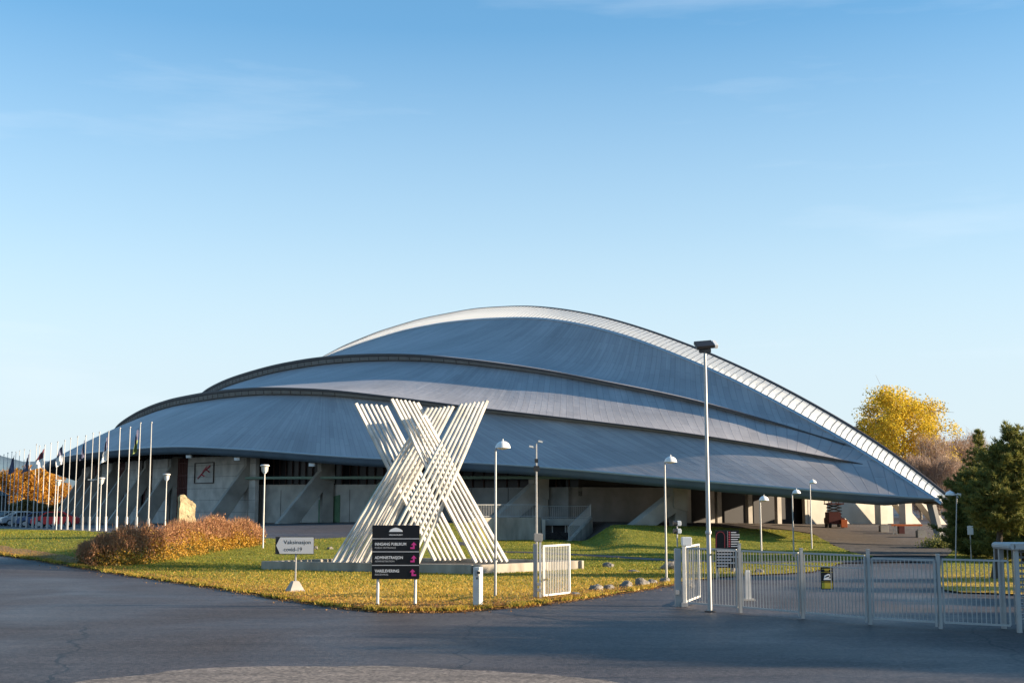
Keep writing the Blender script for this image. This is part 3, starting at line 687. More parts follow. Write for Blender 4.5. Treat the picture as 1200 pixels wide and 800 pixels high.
# stair towers: plain concrete blocks and dark slatted screens alternate along the rounded side
tower_px = [(301, 222, 'c'), (221, 199, 's'), (198, 181, 'c'), (179, 166, 's'), (165, 149, 'c'), (148, 133, 's'), (132, 119, 'c'), (118, 108, 's'), (107, 100, 'c')]
tower_bounds = [(upx(a, 4.35), upx(b, 4.35), k) for a, b, k in tower_px]
for a, b, k in tower_bounds:
    us = np.linspace(a, b, 6); top = lambda u: float(zE(u)) - .95
    if k == 'c':
        facade_piece(us, 1.15, lambda u: gzf(u) - .6, top).build('concrete_block', 'block_concrete', arena)
        mb = MB()
        for z in np.arange(2.2, 8.0, 1.15):
            for sg in (1,):
                for a2, b2 in zip(us[:-1], us[1:]): mb.bar(aw(a2, float(vF(a2)) + 1.155, z), aw(b2, float(vF(b2)) + 1.155, z), .02, .025, 0, side=Vector((0, 0, 1)))
        mb.build('wall_joints', 'soffit', arena)
    else:
        facade_piece(us, .45, lambda u: gzf(u) - .6, top).build('screen_backing', 'slat_dark', arena)
        mb = MB()
        for u in np.arange(a + .2, b, .42):
            v = float(vF(u)) + .62
            for sg in (1,): mb.bar(aw(u, sg * v, gzf(u)), aw(u, sg * v, top(u)), .16, .12, 0, side=Vector((UU.x, UU.y, 0)))
        for z in np.arange(2.0, 8.0, 1.3):
            mb.bar(aw(a, float(vF(a)) + .72, z), aw(b, float(vF(b)) + .72, z), .06, .06, 0, side=Vector((0, 0, 1)))
        mb.build('slatted_screen', 'slat_brown', arena)
# wall emblem frame on the concrete block
mb = MB(); uA, uB = upx(252, 4.28), upx(230, 4.28)
def fw(u, z): return aw(u, float(vF(u)) + 1.22, z)
for a, b in (((uA, 5.05), (uB, 5.05)), ((uA, 7.05), (uB, 7.05)), ((uA, 5.05), (uA, 7.05)), ((uB, 5.05), (uB, 7.05))):
    mb.bar(fw(*a), fw(*b), .09, .10, 0, side=Vector((0, 0, 1)) if a[1] == b[1] else Vector((UU.x, UU.y, 0)))
fr = mb.build('emblem_frame', 'fascia_brown', arena)
mb = MB()
fu = lambda k: uA + (uB - uA) * k
for a, b, w_ in (((fu(.84), 5.5), (fu(.5), 6.25), .14), ((fu(.5), 6.25), (fu(.18), 6.75), .16), ((fu(.66), 5.9), (fu(.47), 5.75), .12), ((fu(.4), 6.4), (fu(.21), 6.1), .11), ((fu(.55), 6.2), (fu(.37), 6.7), .10)):
    mb.bar(fw(*a), fw(*b), w_, .03, 0, side=Vector((UU.x, UU.y, .5)))
mb.build('emblem', 'red_print', arena)
# buttresses
bt_u = [upx(p_, 4.9) for p_ in (792, 632, 508, 384, 297, 209, 179, 157, 140, 126, 114, 105)]
allb = bt_u
sdU = Vector((UU.x, UU.y, 0))
def buttress(u, sg, small=False):
    mbp = MB(); vf = float(vF(u)); ze = float(zE(u)) - .78; g = gz(u, sg * (vf + 3)) - .4
    k = .62 if small else 1.0; t = 1.0 * (.8 if small else 1)
    def pz(vz, th):
        pts = [aw(u, sg * v, z) - sdU * (th / 2) for v, z in vz]; mbp.prism(pts, sdU * th)
    zt = ze - .55
    pz([(vf + 5.4 * k, g), (vf + 3.5 * k, g), (vf + .25, zt - 1.15), (vf + 1.0, zt)], t)
    pz([(vf + .02, zt - 1.5), (vf + 1.3, zt - 1.2), (vf + 1.3, zt + .25), (vf + .9, ze), (vf + .02, ze)], t * 1.12)
    pz([(vf + .06, g), (vf + 1.05, g), (vf + 1.05, zt - 1.3), (vf + .06, zt - 1.3)], t * .9)
    return mbp.build('buttress', 'concrete', arena, bevel=.03)
for u in allb:
    for sg in (1, -1):
        if sg == -1: continue
        if u > 135: continue
        buttress(u, sg, small=u < 16)
# green tube rail along the facade and one slanted brace
mb = MB(); uu = np.linspace(17, 56, 60)
mb.tube([aw(u, float(vF(u)) + 1.45, 4.95 + .012 * (u - 17) - .0) for u in uu], .13, 8)
mb.build('green_tube', 'green_steel', arena, smooth=True)
mb = MB(); mb.tube([aw(41.5, float(vF(41.5)) + .9, 1.4), aw(38.8, float(vF(38.8)) + 1.3, 4.6), aw(38.0, float(vF(38.0)) + 1.4, 5.1)], .14, 8); mb.build('green_brace', 'green_steel', arena, smooth=True)
for u_a, u_b, h0, h1 in ((44.6, 47.2, 2.4, 2.0), (36.2, 38.4, 2.0, 2.0)):
    mb = MB(); q_ = [aw(u_a, float(vF(u_a)) + .02, gzf(u_a)), aw(u_b, float(vF(u_b)) + .02, gzf(u_b)), aw(u_b, float(vF(u_b)) + .02, gzf(u_b) + h1), aw(u_a, float(vF(u_a)) + .02, gzf(u_a) + h0)]
    mb.prism(q_, Vector((NN.x, NN.y, 0)) * .05); mb.build('green_door', 'green_panel', arena)
# transverse wall under the prow
vt = float(vF(UT))
mb = MB()
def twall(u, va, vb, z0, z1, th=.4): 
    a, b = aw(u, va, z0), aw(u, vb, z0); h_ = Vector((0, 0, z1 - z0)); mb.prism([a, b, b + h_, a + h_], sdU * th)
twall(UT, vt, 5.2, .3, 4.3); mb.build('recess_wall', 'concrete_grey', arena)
mb = MB(); twall(UT + .9, vt, 5.2, 4.0, 7.2); mb.build('window_band', 'dark_glass', arena)
mb = MB(); twall(UT + .9, 5.6, -7.8, .3, 6.6); mb.build('shade_painted_panel', 'slat_dark', arena)  # solid dark sheet: shade under the roof is painted into its colour
mb = MB(); twall(UT + .02, -7.4, -17.2, .3, 4.7); mb.build('pale_end_wall', 'pale_wall', arena)
for v, m_ in ((4.9, 'concrete'), (2.6, 'concrete_light'), (1.9, 'concrete'), (-1.2, 'concrete'), (-4.2, 'concrete_light')):
    mb = MB(); p = aw(UT - .4, v, .3); mb.box(p + Vector((0, 0, 2.6)), (.42, .42, 5.6), rot=Matrix.Rotation(HD, 3, 'Z')); mb.build('column', m_, arena)
# posts and slanted beams at the far eave by the prow
for u, v in ((22.0, -14.6), (19.0, -14.6)):
    mb = MB(); g = gz(u, v); ze = 4.1
    pts = [aw(u, vv, z) - sdU * .4 for vv, z in ((v - 2.6, g), (v - 3.6, g), (v - .6, ze), (v + .2, ze))]; mb.prism(pts, sdU * .8)
    mb.box(aw(u, v + .6, (g + ze) / 2), (.75, .75, ze - g), rot=Matrix.Rotation(HD, 3, 'Z'))
    mb.build('buttress', 'pale_wall', arena)
# prow pier
mb = MB(); g = gz(0, 0) - .4
pts = [aw(u, -.2, z) for u, z in ((.35, g), (.85, g), (1.9, 3.3), (1.3, 3.2))]; mb.prism(pts, Vector((NN.x, NN.y, 0)) * .4)
mb.build('prow_pier', 'concrete_grey', arena, bevel=.03)
# little dark vent fin on the roof near the prow
mb = MB(); p = at(1068, 583, 87.6) - arena.location
mb.prism([p + Vector((-.25, 0, -.15)), p + Vector((.35, 0, -.2)), p + Vector((.0, 0, .62))], Vector((.05, .5, 0))); mb.build('roof_vent', 'fascia_blue', arena)
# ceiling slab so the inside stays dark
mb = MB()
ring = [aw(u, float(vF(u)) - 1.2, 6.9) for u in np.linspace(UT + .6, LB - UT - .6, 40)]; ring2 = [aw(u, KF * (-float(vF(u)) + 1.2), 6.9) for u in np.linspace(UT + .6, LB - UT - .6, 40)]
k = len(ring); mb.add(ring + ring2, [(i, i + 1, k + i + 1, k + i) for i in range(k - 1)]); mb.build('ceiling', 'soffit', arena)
# lamps below the eave
for u in (upx(385, 2), upx(297, 2), upx(240, 2)):
    mb = MB(); v = float(vE(u)) - .6; mb.box(aw(u, v, float(zE(u)) - .98), (.5, .4, .26)); mb.build('eave_lamp', 'white_plastic', arena)

# ---------------------------------------------------------------- stair, retaining wall, railings
def rail(name, pts, h_, label, nbar, parent=None):
    mb = MB(); pts = [Vector(p) for p in pts]
    up = Vector((0, 0, h_))
    for a, b in zip(pts[:-1], pts[1:]):
        mb.tube([a + up, b + up], .03, 6); mb.tube([a + up * .12, b + up * .12], .02, 6)
        n = max(2, int((b - a).length / nbar))
        for i in range(n + 1):
            p = a.lerp(b, i / n); mb.tube([p, p + up], .028 if i in (0, n) else .011, 5)
    o = mb.build(name, 'fence_paint', None, smooth=True); tag(o, label, 'railing')
    return o
zt = float(hz(-1, 97.5))
mb = MB()
mb.bar((-3.0, 92.0, .8), (2.1, 95.6, .8), .35, 2.4, 0, side=Vector((-.58, .81, 0)))
rw = mb.build('retaining_wall', 'concrete_raw', bevel=.02); tag(rw, 'weathered concrete retaining wall beside the sunken stair, sunlit', 'retaining wall')
mb = MB(); mb.box((4.2, 98.0, 1.62), (3.7, .3, .5)); mb.box((2.35, 96.6, .8), (.25, 2.7, 2.1)); mb.box((4.2, 98.6, .9), (3.7, .2, 1.6), 1)
en = empty('basement_entrance', (4.2, 98, .3)); 
mb.v = [tuple(Vector(v) - Vector((4.2, 98, .3))) for v in mb.v]
mb.build('surround', ['concrete', 'dark_glass'], en)
mb = MB(); mb.box((-.6, .45, .75), (.95, .06, 1.5)); mb.box((.55, .45, .75), (.95, .06, 1.5)); mb.build('door', 'slat_dark', en)
mb = MB(); 
for x in (-1.1, -.1, .05, 1.05): mb.box((x, .40, .75), (.07, .05, 1.5))
mb.build('door_frame', 'galv', en)
tag(en, 'dark basement entrance with glazed doors below the hall', 'entrance')
# slanted cheek wall of the stair
mb = MB()
c0, c1 = at(664, 635, 91.5), at(690, 606, 97.0)
mb.prism([(c0.x, c0.y, .1), (c1.x, c1.y, .1), (c1.x, c1.y, c1.z), (c0.x, c0.y, c0.z + .1)], (.3, -.05, 0))
tag(mb.build('stair_wall', 'concrete_raw'), 'sloping concrete cheek wall at the right of the sunken stair', 'wall')
rail('stair_railing', [(c0.x + .15, c0.y, c0.z + .1), (c1.x + .15, c1.y, c1.z)], 1.0, 'sloping metal railing on the stair cheek wall left of the grass bank', .14)
rail('terrace_railing', [(-2.9, 92.15, 1.98), (2.1, 95.65, 1.98)], .95, 'metal railing on top of the sunlit retaining wall', .14)
rail('landing_railing', [(2.3, 98.2, 1.87), (6.0, 98.2, 1.87)], .95, 'metal railing on the landing above the basement door', .16)

# ---------------------------------------------------------------- sculpture on plinth
PL = [Vector((-11.3, 57.9, 0)), Vector((-1.46, 54.3, 0)), Vector((3.28, 58.6, 0)), Vector((-6.6, 62.4, 0))]
pl = empty('plinth', (-4, 58, 0)); tag(pl, 'low angular concrete plinth edge on the lawn under the crossed beams', 'plinth')
mb = MB(); ctr = sum(PL, Vector()) / 4
for a, b in zip(PL, PL[1:] + PL[:1]):
    d = (b - a).normalized(); n = Vector((-d.y, d.x, 0)) * .3
    a2, b2 = a - d * 0, b - d * .3
    mb.prism([a2 + Vector((0, 0, -.2)) - pl.location, b2 + Vector((0, 0, -.2)) - pl.location, b2 + n + Vector((0, 0, -.2)) - pl.location, a2 + n + Vector((0, 0, -.2)) - pl.location], (0, 0, .64))
mb.build('concrete_edge', 'concrete_raw', pl, bevel=.015)
mb = MB(); ins_ = [p.lerp(ctr, .03) + Vector((0, 0, .27)) - pl.location for p in PL]; mb.add(ins_, [(0, 1, 2, 3)]); mb.build('bed', 'soil', pl)
sc_ = empty('crossed_beam_sculpture', (-3.9, 56.5, .25))
tag(sc_, 'tall sculpture of pale slatted beams crossing in X shapes', 'sculpture')
D0 = 56.2
def panel(x_top, y_top, x_bot, y_bot, d, n, wdt=.098, dep=.112, yaw=.0, dbl=()):
    mbp = MB()
    for i in range(n):
        t = i / (n - 1)
        xa = x_top[0] + (x_top[1] - x_top[0]) * t; ya = y_top[0] + (y_top[1] - y_top[0]) * t
        xb = x_bot[0] + (x_bot[1] - x_bot[0]) * t; yb = y_bot[0] + (y_bot[1] - y_bot[0]) * t
        dd = d + yaw * (t - .5)
        a = at(xa, ya + random.uniform(-.6, .6), dd) - sc_.location; b = at(xb, yb, dd) - sc_.location
        side = Vector((1, 0, 0)).cross(Vector((0, 1, 0)))
        ax = (b - a).normalized(); sd = ax.cross(Vector((0, 1, 0))).normalized()
        best = None
        for ph in (R(33), R(-33)):
            s2 = Matrix.Rotation(ph, 3, ax) @ sd; fn = ax.cross(s2); fn = fn if fn.y < 0 else -fn
            if best is None or fn.x > best[0]: best = (fn.x, s2)
        sd = best[1]
        mbp.bar(a, b, wdt * (1.5 if i in dbl else 1), dep, 0, side=sd)
    return mbp.build('slatted_beam', 'sculpture', sc_, bevel=.008)
#            top x range    top y        bottom x     bottom y
panel((541, 571), (473, 469.5), (442, 489), (662, 661), 56.1, 7, dbl=(6,), yaw=1.3)
panel((459, 489), (467.5, 471.5), (558, 594), (659, 658), 57.35, 7, dbl=(0, 6), yaw=1.3)
panel((502, 531), (478, 475), (390, 436), (658.5, 658.5), 58.6, 7, dbl=(6,), yaw=1.3)
panel((417, 452), (473, 475.5), (510, 545), (656.5, 656), 59.85, 7, dbl=(0, 6), yaw=1.3)
# thin second layer of battens that gives the dense cross-hatch where the arms meet
panel((505, 530), (479, 477), (394, 432), (659, 659), 59.1, 6, wdt=.07, dep=.10, yaw=1.3)

# ---------------------------------------------------------------- signs
bd = empty('directory_sign', gp(464, 711.5)); tag(bd, 'black directory board on two posts with white lettering and pink arrows', 'sign')
ds = bd.location.y; kpx = ds / F
gx0 = bd.location
def bl(px, py): return at(px, py, ds) - gx0
tl, br_ = bl(436.5, 615), bl(491.3, 678)
Wd, Hd = br_.x - tl.x, tl.z - br_.z; cx = (tl.x + br_.x) / 2
mb = MB(); mb.box((cx, 0, (tl.z + br_.z) / 2), (Wd, .09, Hd)); mb.build('board', 'black_board', bd, bevel=.008)
for px in (442.5, 486.5):
    mb = MB(); x = bl(px, 700).x; mb.tube([(x, .03, -.1), (x, .03, tl.z - .1)], .042, 10); mb.build('post', 'pole_white', bd, smooth=True)
mb = MB()
for py in (630.8, 646.0, 661.8): mb.box((cx, -.052, bl(464, py).z), (Wd - .01, .012, .022))
mb.build('divider_line', 'grey_line', bd)
for body, py, sz, wpx, bold in (('INNGANG PUBLIKUM', 638.6, .115, 36, .012), ('PUBLIC ENTRANCE', 642.3, .07, 24, 0), ('ADMINISTRASJON', 654.4, .115, 32.5, .012), ('ADMINISTRATION', 658.1, .07, 22.5, 0), ('VARELEVERING', 670.0, .115, 28, .012), ('RECEIVING', 673.6, .07, 15, 0)):
    text(body, sz, (bl(439.4, py).x, -.047, bl(439, py).z), 'white_print' if bold else 'grey_line', bd, width=wpx * kpx, bold=bold)
def arrow(px, py, kind):
    m_ = MB(); c = bl(px, py); y = -.05; s = kpx
    def q(pts): m_.prism([Vector((c.x + a * s, y, c.z + b * s)) for a, b in pts], (0, -.008, 0))
    q([(-3.2, 1.2), (3.2, 1.2), (0, 4.6)]) 
    q([(-1.0, -3.2), (1.0, -3.2), (1.0, 1.3), (-1.0, 1.3)])
    if kind == 'l': q([(-3.8, -3.2), (-1.0, -3.2), (-1.0, -1.2), (-3.8, -1.2)])
    else: q([(1.0, -3.2), (4.2, -3.2), (4.2, -1.2), (1.0, -1.2)])
    m_.build('arrow', 'pink_print', bd)
arrow(485, 639.4, 'l'); arrow(485, 655.0, 'l'); arrow(483.5, 671.0, 'r')
mb = MB(); hull = [(-8, -1.6), (8, -1.6), (7.4, .3), (4.5, 1.8), (1.4, 3.0), (-.5, 3.2), (-3.5, 2.2), (-6.2, .9)]
c = bl(464.0, 621.0); mb.prism([Vector((c.x + a * kpx, -.05, c.z + b * kpx)) for a, b in hull], (0, -.008, 0)); mb.build('logo_hull', 'white_print', bd)
text('VIKINGSKIPET', .05, (cx, -.047, bl(464, 627.0).z), 'white_print', bd, align='CENTER', width=16 * kpx, bold=.015)

g0 = gp(345.5, 694.5); vs_ = empty('direction_sign', g0); tag(vs_, 'pale arrow-shaped direction sign reading Vaksinasjon covid-19 on a concrete foot', 'sign')
ds = g0.y; kpx = ds / F
def bl(px, py): return at(px, py, ds) - g0
a, b = bl(323, 628.5), bl(368, 649)
mb = MB(); mb.box(((a.x + b.x) / 2, 0, (a.z + b.z) / 2), (b.x - a.x, .03, a.z - b.z)); mb.build('plate', 'black_print', vs_, bevel=.004)
mb = MB(); zc = (a.z + b.z) / 2; hh = (a.z - b.z) / 2 - .018
mb.prism([Vector((x, -.018, z)) for x, z in ((a.x + .03, zc), (a.x + .16, zc + hh), (b.x - .02, zc + hh), (b.x - .02, zc - hh), (a.x + .16, zc - hh))], (0, -.006, 0)); mb.build('arrow_face', 'sign_grey', vs_)
text('Vaksinasjon', .19, (bl(332.5, 638).x, -.022, bl(332, 637.0).z), 'black_print', vs_, width=31.5 * kpx, bold=.006)
text('covid-19', .19, (bl(332.5, 646).x, -.022, bl(332, 645.4).z), 'black_print', vs_, width=21 * kpx, bold=.006)
mb = MB(); mb.tube([(0, .05, .3), (0, .05, a.z)], .032, 8); mb.build('post', 'galv', vs_, smooth=True)
mb = MB(); w0, w1 = .33, .11
mb.add([(-w0, -w0, -.05), (w0, -w0, -.05), (w0, w0, -.05), (-w0, w0, -.05), (-w1, -w1, .40), (w1, -w1, .40), (w1, w1, .40), (-w1, w1, .40)], [(3, 2, 1, 0), (4, 5, 6, 7), (0, 1, 5, 4), (1, 2, 6, 5), (2, 3, 7, 6), (3, 0, 4, 7)])
f_ = mb.build('concrete_foot', 'concrete_light', vs_, bevel=.02); f_.rotation_euler = (0, 0, R(28))

# information board behind the fence
g0 = ground_at(851, 51.5); ib = empty('information_board', g0); tag(ib, 'black information board with red arch map and rows of pale lines behind the fence', 'sign')
ds = g0.y; kpx = ds / F
def bl(px, py): return at(px, py, ds) - g0
def rect(m_, x0, y0, x1, y1, y, th, mi=0):
    a, b = bl(x0, y0), bl(x1, y1); m_.box(((a.x + b.x) / 2, y, (a.z + b.z) / 2), (b.x - a.x, th, a.z - b.z), mi)
mb = MB(); rect(mb, 838, 621, 866.5, 665, 0, .06); mb.build('board', 'black_board', ib)
for px in (840.5, 864):
    mb = MB(); x = bl(px, 650).x; mb.box((x, .06, bl(0, 650).z / 2 + .25), (.07, .05, bl(0, 650).z + .5)); mb.build('post', 'galv', ib)
mb = MB()
pa = [(838.8 + 5.2 - 5.0 * math.cos(t), 628.5 - 6.0 * math.sin(t)) for t in np.linspace(0, math.pi, 10)]
pa = [(839.0, 641)] + pa + [(849.0, 641)]
for p, q in zip(pa[:-1], pa[1:]): mb.bar(bl(*p) + Vector((0, -.04, 0)), bl(*q) + Vector((0, -.04, 0)), .05, .012, 0, side=Vector((0, 1, 0)))
mb.build('arch_map', 'red_print', ib)
mb = MB(); rect(mb, 852.2, 621.5, 852.8, 641, -.036, .01)
for i, y in enumerate(np.arange(623, 641, 2.7)):
    rect(mb, 856.5, y, 856.5 + (6, 10, 10, 8, 10, 7, 9)[i % 7], y + .9, -.036, .01)
for i, y in enumerate((644.5, 648, 651.5, 655, 658.5, 662)): rect(mb, 840, y, 840 + (25, 18, 25, 17, 21, 12)[i], y + 1.1, -.036, .01)
mb.build('printed_line', 'white_print', ib)
mb = MB()
for y in np.arange(622.6, 641, 2.7): rect(mb, 853.6, y, 855.6, y + 1.6, -.036, .01)
mb.build('red_square', 'red_print', ib)

# ---------------------------------------------------------------- lamps
def dome_lamp(px_pole, py_base, py_top, px_head, diam, label, d=None, name='street_lamp', lean=0.0):
    g = gp(px_pole, py_base) if d is None else ground_at(px_pole, d)
    d = g.y; zt = at(px_pole, py_top, d).z - g.z; xh = (px_head - px_pole) * d / F
    r = diam / 2; l = empty(name, g); tag(l, label, 'street lamp', 'dome-topped street lamps')
    mb = MB(); mb.tube([(0, 0, -.1), (0, 0, zt * .35), (0, 0, zt - r * 1.15)], [.048, .042, .032], 10)
    mb.tube([(0, 0, zt - r * 1.2), (xh * .4, 0, zt - r * .35), (xh, 0, zt - .02)], .025, 6)
    mb.build('pole', 'galv', l, smooth=True)
    mb = MB(); prof = [(r, zt - r), (r * 1.02, zt - r + .015)] + [(r * math.cos(t), zt - r + r * .95 * math.sin(t)) for t in np.linspace(.12, 1.5, 8)] + [(.02, zt - .03), (.018, zt + .05), (0, zt + .05)]
    mb.lathe((xh, 0, 0), prof, 24); mb.build('shade', 'white_plastic', l, smooth=True)
    mb = MB(); mb.lathe((xh, 0, 0), [(r * .97, zt - r + .005), (r * .5, zt - r - .03), (0, zt - r - .05)], 20); mb.build('diffuser', 'lamp_glass', l, smooth=True)
    l.rotation_euler = (0, lean, 0)
    return l
dome_lamp(580.5, 700, 516, 589, .50, 'tallest white dome lamp standing right of the crossed beam sculpture')
dome_lamp(781, 680, 534, 788, .50, 'white dome lamp on the lawn with a stone at its foot, beside the gate')
dome_lamp(888.5, 0, 580.5, 893, .46, 'white dome lamp in front of the grass bank, behind the information board', d=61)
dome_lamp(926, 0, 573, 931, .46, 'white dome lamp on the bank edge, left one of the close pair', d=71)
dome_lamp(947, 0, 561.5, 950.5, .46, 'white dome lamp farther back beside the gravel slope, right one of the close pair', d=82)
dome_lamp(589, 0, 570, 592, .55, 'small distant white dome lamp on the terrace behind the retaining wall', d=104)
l = dome_lamp(1120, 657, 575, 1112, .5, 'leaning white dome lamp beside the pine trees at the prow', lean=R(-3.5) * -1)
mb = MB(); zt = 3.6; mb.box((.12, 0, zt - .15), (.16, .16, .24)); mb.box((-.05, 0, zt - .1), (.3, .05, .05)); mb.build('control_box', 'white_plastic', l)

def tulip_lamp(px, py_base, py_top, label, d=None, arm=False):
    g = gp(px, py_base) if d is None else ground_at(px, d); d = g.y
    zt = at(px, py_top, d).z - g.z
    l = empty('park_lamp', g); tag(l, label, 'park lamp', 'cup-topped park lamps')
    mb = MB(); mb.tube([(0, 0, -.1), (0, 0, zt * .5), (0, 0, zt - .5)], [.045, .04, .034], 10)
    for a in np.linspace(0, 2 * math.pi, 5)[:-1]:
        c, s = math.cos(a + .5), math.sin(a + .5); mb.tube([(0, 0, zt - .52), (.16 * c, .16 * s, zt - .34), (.2 * c, .2 * s, zt - .06)], .018, 5)
    if arm: mb.tube([(0, 0, zt - .1), (-.75, 0, zt - .16)], .03, 6); mb.box((-.75, 0, zt - .14), (.4, .16, .08))
    mb.build('pole', 'pole_white', l, smooth=True)
    mb = MB(); mb.lathe((0, 0, 0), [(.08, zt - .48), (.13, zt - .3), (.15, zt - .1)], 12); mb.build('lamp_cup', 'lamp_glass', l, smooth=True)
    mb = MB(); mb.lathe((0, 0, 0), [(0, zt + .03), (.2, zt + .02), (.27, zt - .03), (.26, zt - .07), (0, zt - .07)], 18); mb.build('cap', 'pole_white', l, smooth=True)
    return l
tulip_lamp(308, 643, 544.5, 'cup-topped park lamp standing right of the reddish hedge')
tulip_lamp(197.5, 0, 555, 'cup-topped park lamp behind the hedge, left of the standing stone', d=88)
tulip_lamp(121.5, 0, 559.5, 'cup-topped park lamp with a side arm among the flagpoles', d=92, arm=True)
tulip_lamp(71.5, 0, 562, 'cup-topped park lamp among the flagpoles in front of the red car', d=101)

# floodlight mast
g = gp(832, 716.5); fl = empty('floodlight_mast', g); tag(fl, 'tall galvanised mast with a flat tilted floodlight head inside the fence', 'floodlight')
zt = at(828, 412, g.y).z - g.z
mb = MB(); mb.tube([(0, 0, -.1), (0, 0, 2.2), (0, 0, zt)], [.068, .064, .042], 12); mb.tube([(0, 0, 2.15), (0, 0, 2.2), (0, 0, 2.25)], [.087, .092, .08], 12); mb.build('pole', 'galv', fl, smooth=True)
mb = MB(); mb.tube([(0, 0, -.05), (0, 0, .03)], .16, 12); mb.build('base_flange', 'black_metal', fl, smooth=True)
hd_ = empty('floodlight_head_pivot', (0, 0, 0)); bpy.data.objects.remove(hd_)
rot = Matrix.Rotation(R(-14), 3, 'X') @ Matrix.Rotation(R(18), 3, 'Z')
mb = MB(); mb.box((-.02, 0, zt + .20), (.52, .34, .10), rot=Matrix.Rotation(R(35), 3, 'X') @ Matrix.Rotation(R(10), 3, 'Z')); mb.box((0, 0, zt + .03), (.34, .12, .12))
h_ = mb.build('lamp_head', 'black_metal', fl, bevel=.01)
mb = MB(); mb.box((.30, .05, zt + .22), (.10, .30, .12), rot=Matrix.Rotation(R(35), 3, 'X') @ Matrix.Rotation(R(10), 3, 'Z')); mb.build('driver_box', 'white_plastic', fl, bevel=.01)
# camera mast behind the left gate
g = ground_at(628.5, 58); cm = empty('camera_mast', g); tag(cm, 'slim mast with two small cameras and a black box, right of the sculpture', 'camera mast')
zt = at(627, 519, 58).z - g.z
mb = MB(); mb.tube([(0, 0, -.1), (0, 0, zt * .6), (0, 0, zt)], [.055, .045, .03], 8); mb.tube([(0, 0, zt), (.16, 0, zt + .06)], .02, 6); mb.tube([(0, 0, zt - .25), (-.22, 0, zt - .16)], .02, 6); mb.build('pole', 'galv', cm, smooth=True)
for x, z in ((.18, zt + .07), (-.24, zt - .16)):
    mb = MB(); mb.box((x, -.02, z), (.20, .12, .08), rot=Matrix.Rotation(R(12), 3, 'Y')); mb.build('camera', 'white_plastic', cm, bevel=.01)
mb = MB(); mb.box((0, -.02, zt - 1.15), (.26, .22, .24)); mb.box((0, 0, zt - .8), (.16, .16, .18)); mb.build('equipment_box', 'black_metal', cm, bevel=.01)

# ---------------------------------------------------------------- flagpoles and flags
fp = [(183, 178, 495.5), (169, 164, 496), (156.5, 152.5, 501), (144, 141, 502), (133, 128.5, 506), (120, 118, 507), (113, 109.5, 508), (105, 101.5, 511), (94, 91.5, 512), (86.5, 84, 514), (80, 76.5, 516.5), (71, 68.5, 518), (63, 61, 519.5),
      (56, 54.5, 522), (50, 48.5, 523), (47, 44, 521), (39, 37, 528), (31.5, 30, 527), (26, 25, 528.5), (21, 20, 530), (16.5, 15.5, 530), (12, 11, 531), (7.5, 7, 533), (3, 2.5, 534)]
pole0 = None
fpos = {}
for i, (xt, xb, yt) in enumerate(fp):
    d = 30330.0 / (xb + 219.0)
    g = ground_at(xb, d); h_ = at(xt, yt, d).z - g.z
    lab = ('%s flagpole from the right in the receding row of white flagpoles' % ORD[i]) if i else 'white flagpole nearest the standing stone, right end of the receding row'
    if pole0 is None:
        p = empty('flagpole', g); mb = MB(); mb.tube([(0, 0, -.2), (0, 0, 3.5), (0, 0, 7.0)], [.045, .038, .026], 8); mb.build('pole', 'flagpole_paint', p, smooth=True)
        mb = MB(); mb.lathe((0, 0, 7.0), [(0, -.02), (.05, 0), (.06, .04), (.04, .08), (0, .1)], 10); mb.build('finial', 'galv', p, smooth=True)
        mb = MB(); mb.tube([(0, 0, -.1), (0, 0, 1.0)], [.11, .09], 8); mb.build('base_sleeve', 'galv', p, smooth=True)
        pole0 = p
    else: p = copy_tree(pole0)
    p.location = g; p.scale = (1, 1, h_ / 7.0); p.rotation_euler = (0, R(.35) * (1 if i % 3 else -.4), R(i * 40))
    tag(p, lab, 'flagpole', 'white flagpoles in front of the arena'); fpos[i] = (g, h_)
def flag(i, cols, L_, wd_, label):
    g, h_ = fpos[i]; n = 14; m_ = 5
    mb = MB(); ph = random.uniform(0, 6)
    vs = []
    for r in range(n + 1):
        t = r / n
        for c in range(m_ + 1):
            s = c / m_
            vs.append(Vector((-.09 - s * wd_ * (.35 + .5 * t) * (1 - .3 * math.sin(t * 3 + ph)), .10 * math.sin(s * 9 + t * 5 + ph), -t * L_ - s * .45 * (1 - t * .4))))
    fs = []; mi = []
    for r in range(n):
        for c in range(m_):
            a = r * (m_ + 1) + c; fs.append((a, a + 1, a + m_ + 2, a + m_ + 1)); mi.append(0 if (r / n) < .5 else 1)
    k = len(vs); th = Vector((0, .012, 0)); vs2 = vs + [v + th for v in vs]; fs2 = fs + [tuple(k + q for q in f_[::-1]) for f_ in fs]
    mb.v = [tuple(v) for v in vs2]; mb.f = fs2; mb.m = mi + mi
    o = mb.build('flag', cols, None, smooth=True); o.location = g + Vector((0, 0, h_ - .25)); tag(o, label, 'flag', 'limp flags on the flagpoles')
flag(1, ['flag_dark', 'flag_green'], 1.5, .45, 'limp dark and green flag on the second flagpole from the right')
flag(4, ['flag_dark', 'flag_white'], 1.7, .5, 'limp dark and white flag on the fifth flagpole from the right')
flag(10, ['flag_dark', 'flag_white'], 1.6, .7, 'limp dark and white flag over the roof edge, on the eleventh flagpole')
flag(13, ['flag_red', 'flag_white'], 1.6, 1.1, 'widest flag, dark red and white, blown out at the arena left end')
flag(16, ['flag_dark', 'flag_dark'], 1.6, .6, 'limp dark flag just left of the arena end')
flag(19, ['flag_dark', 'flag_dark'], 1.7, .6, 'leftmost limp dark flag against the sky')
flag(7, ['flag_dark', 'flag_dark'], 1.3, .3, 'tightly furled dark flag on the eighth flagpole from the right')

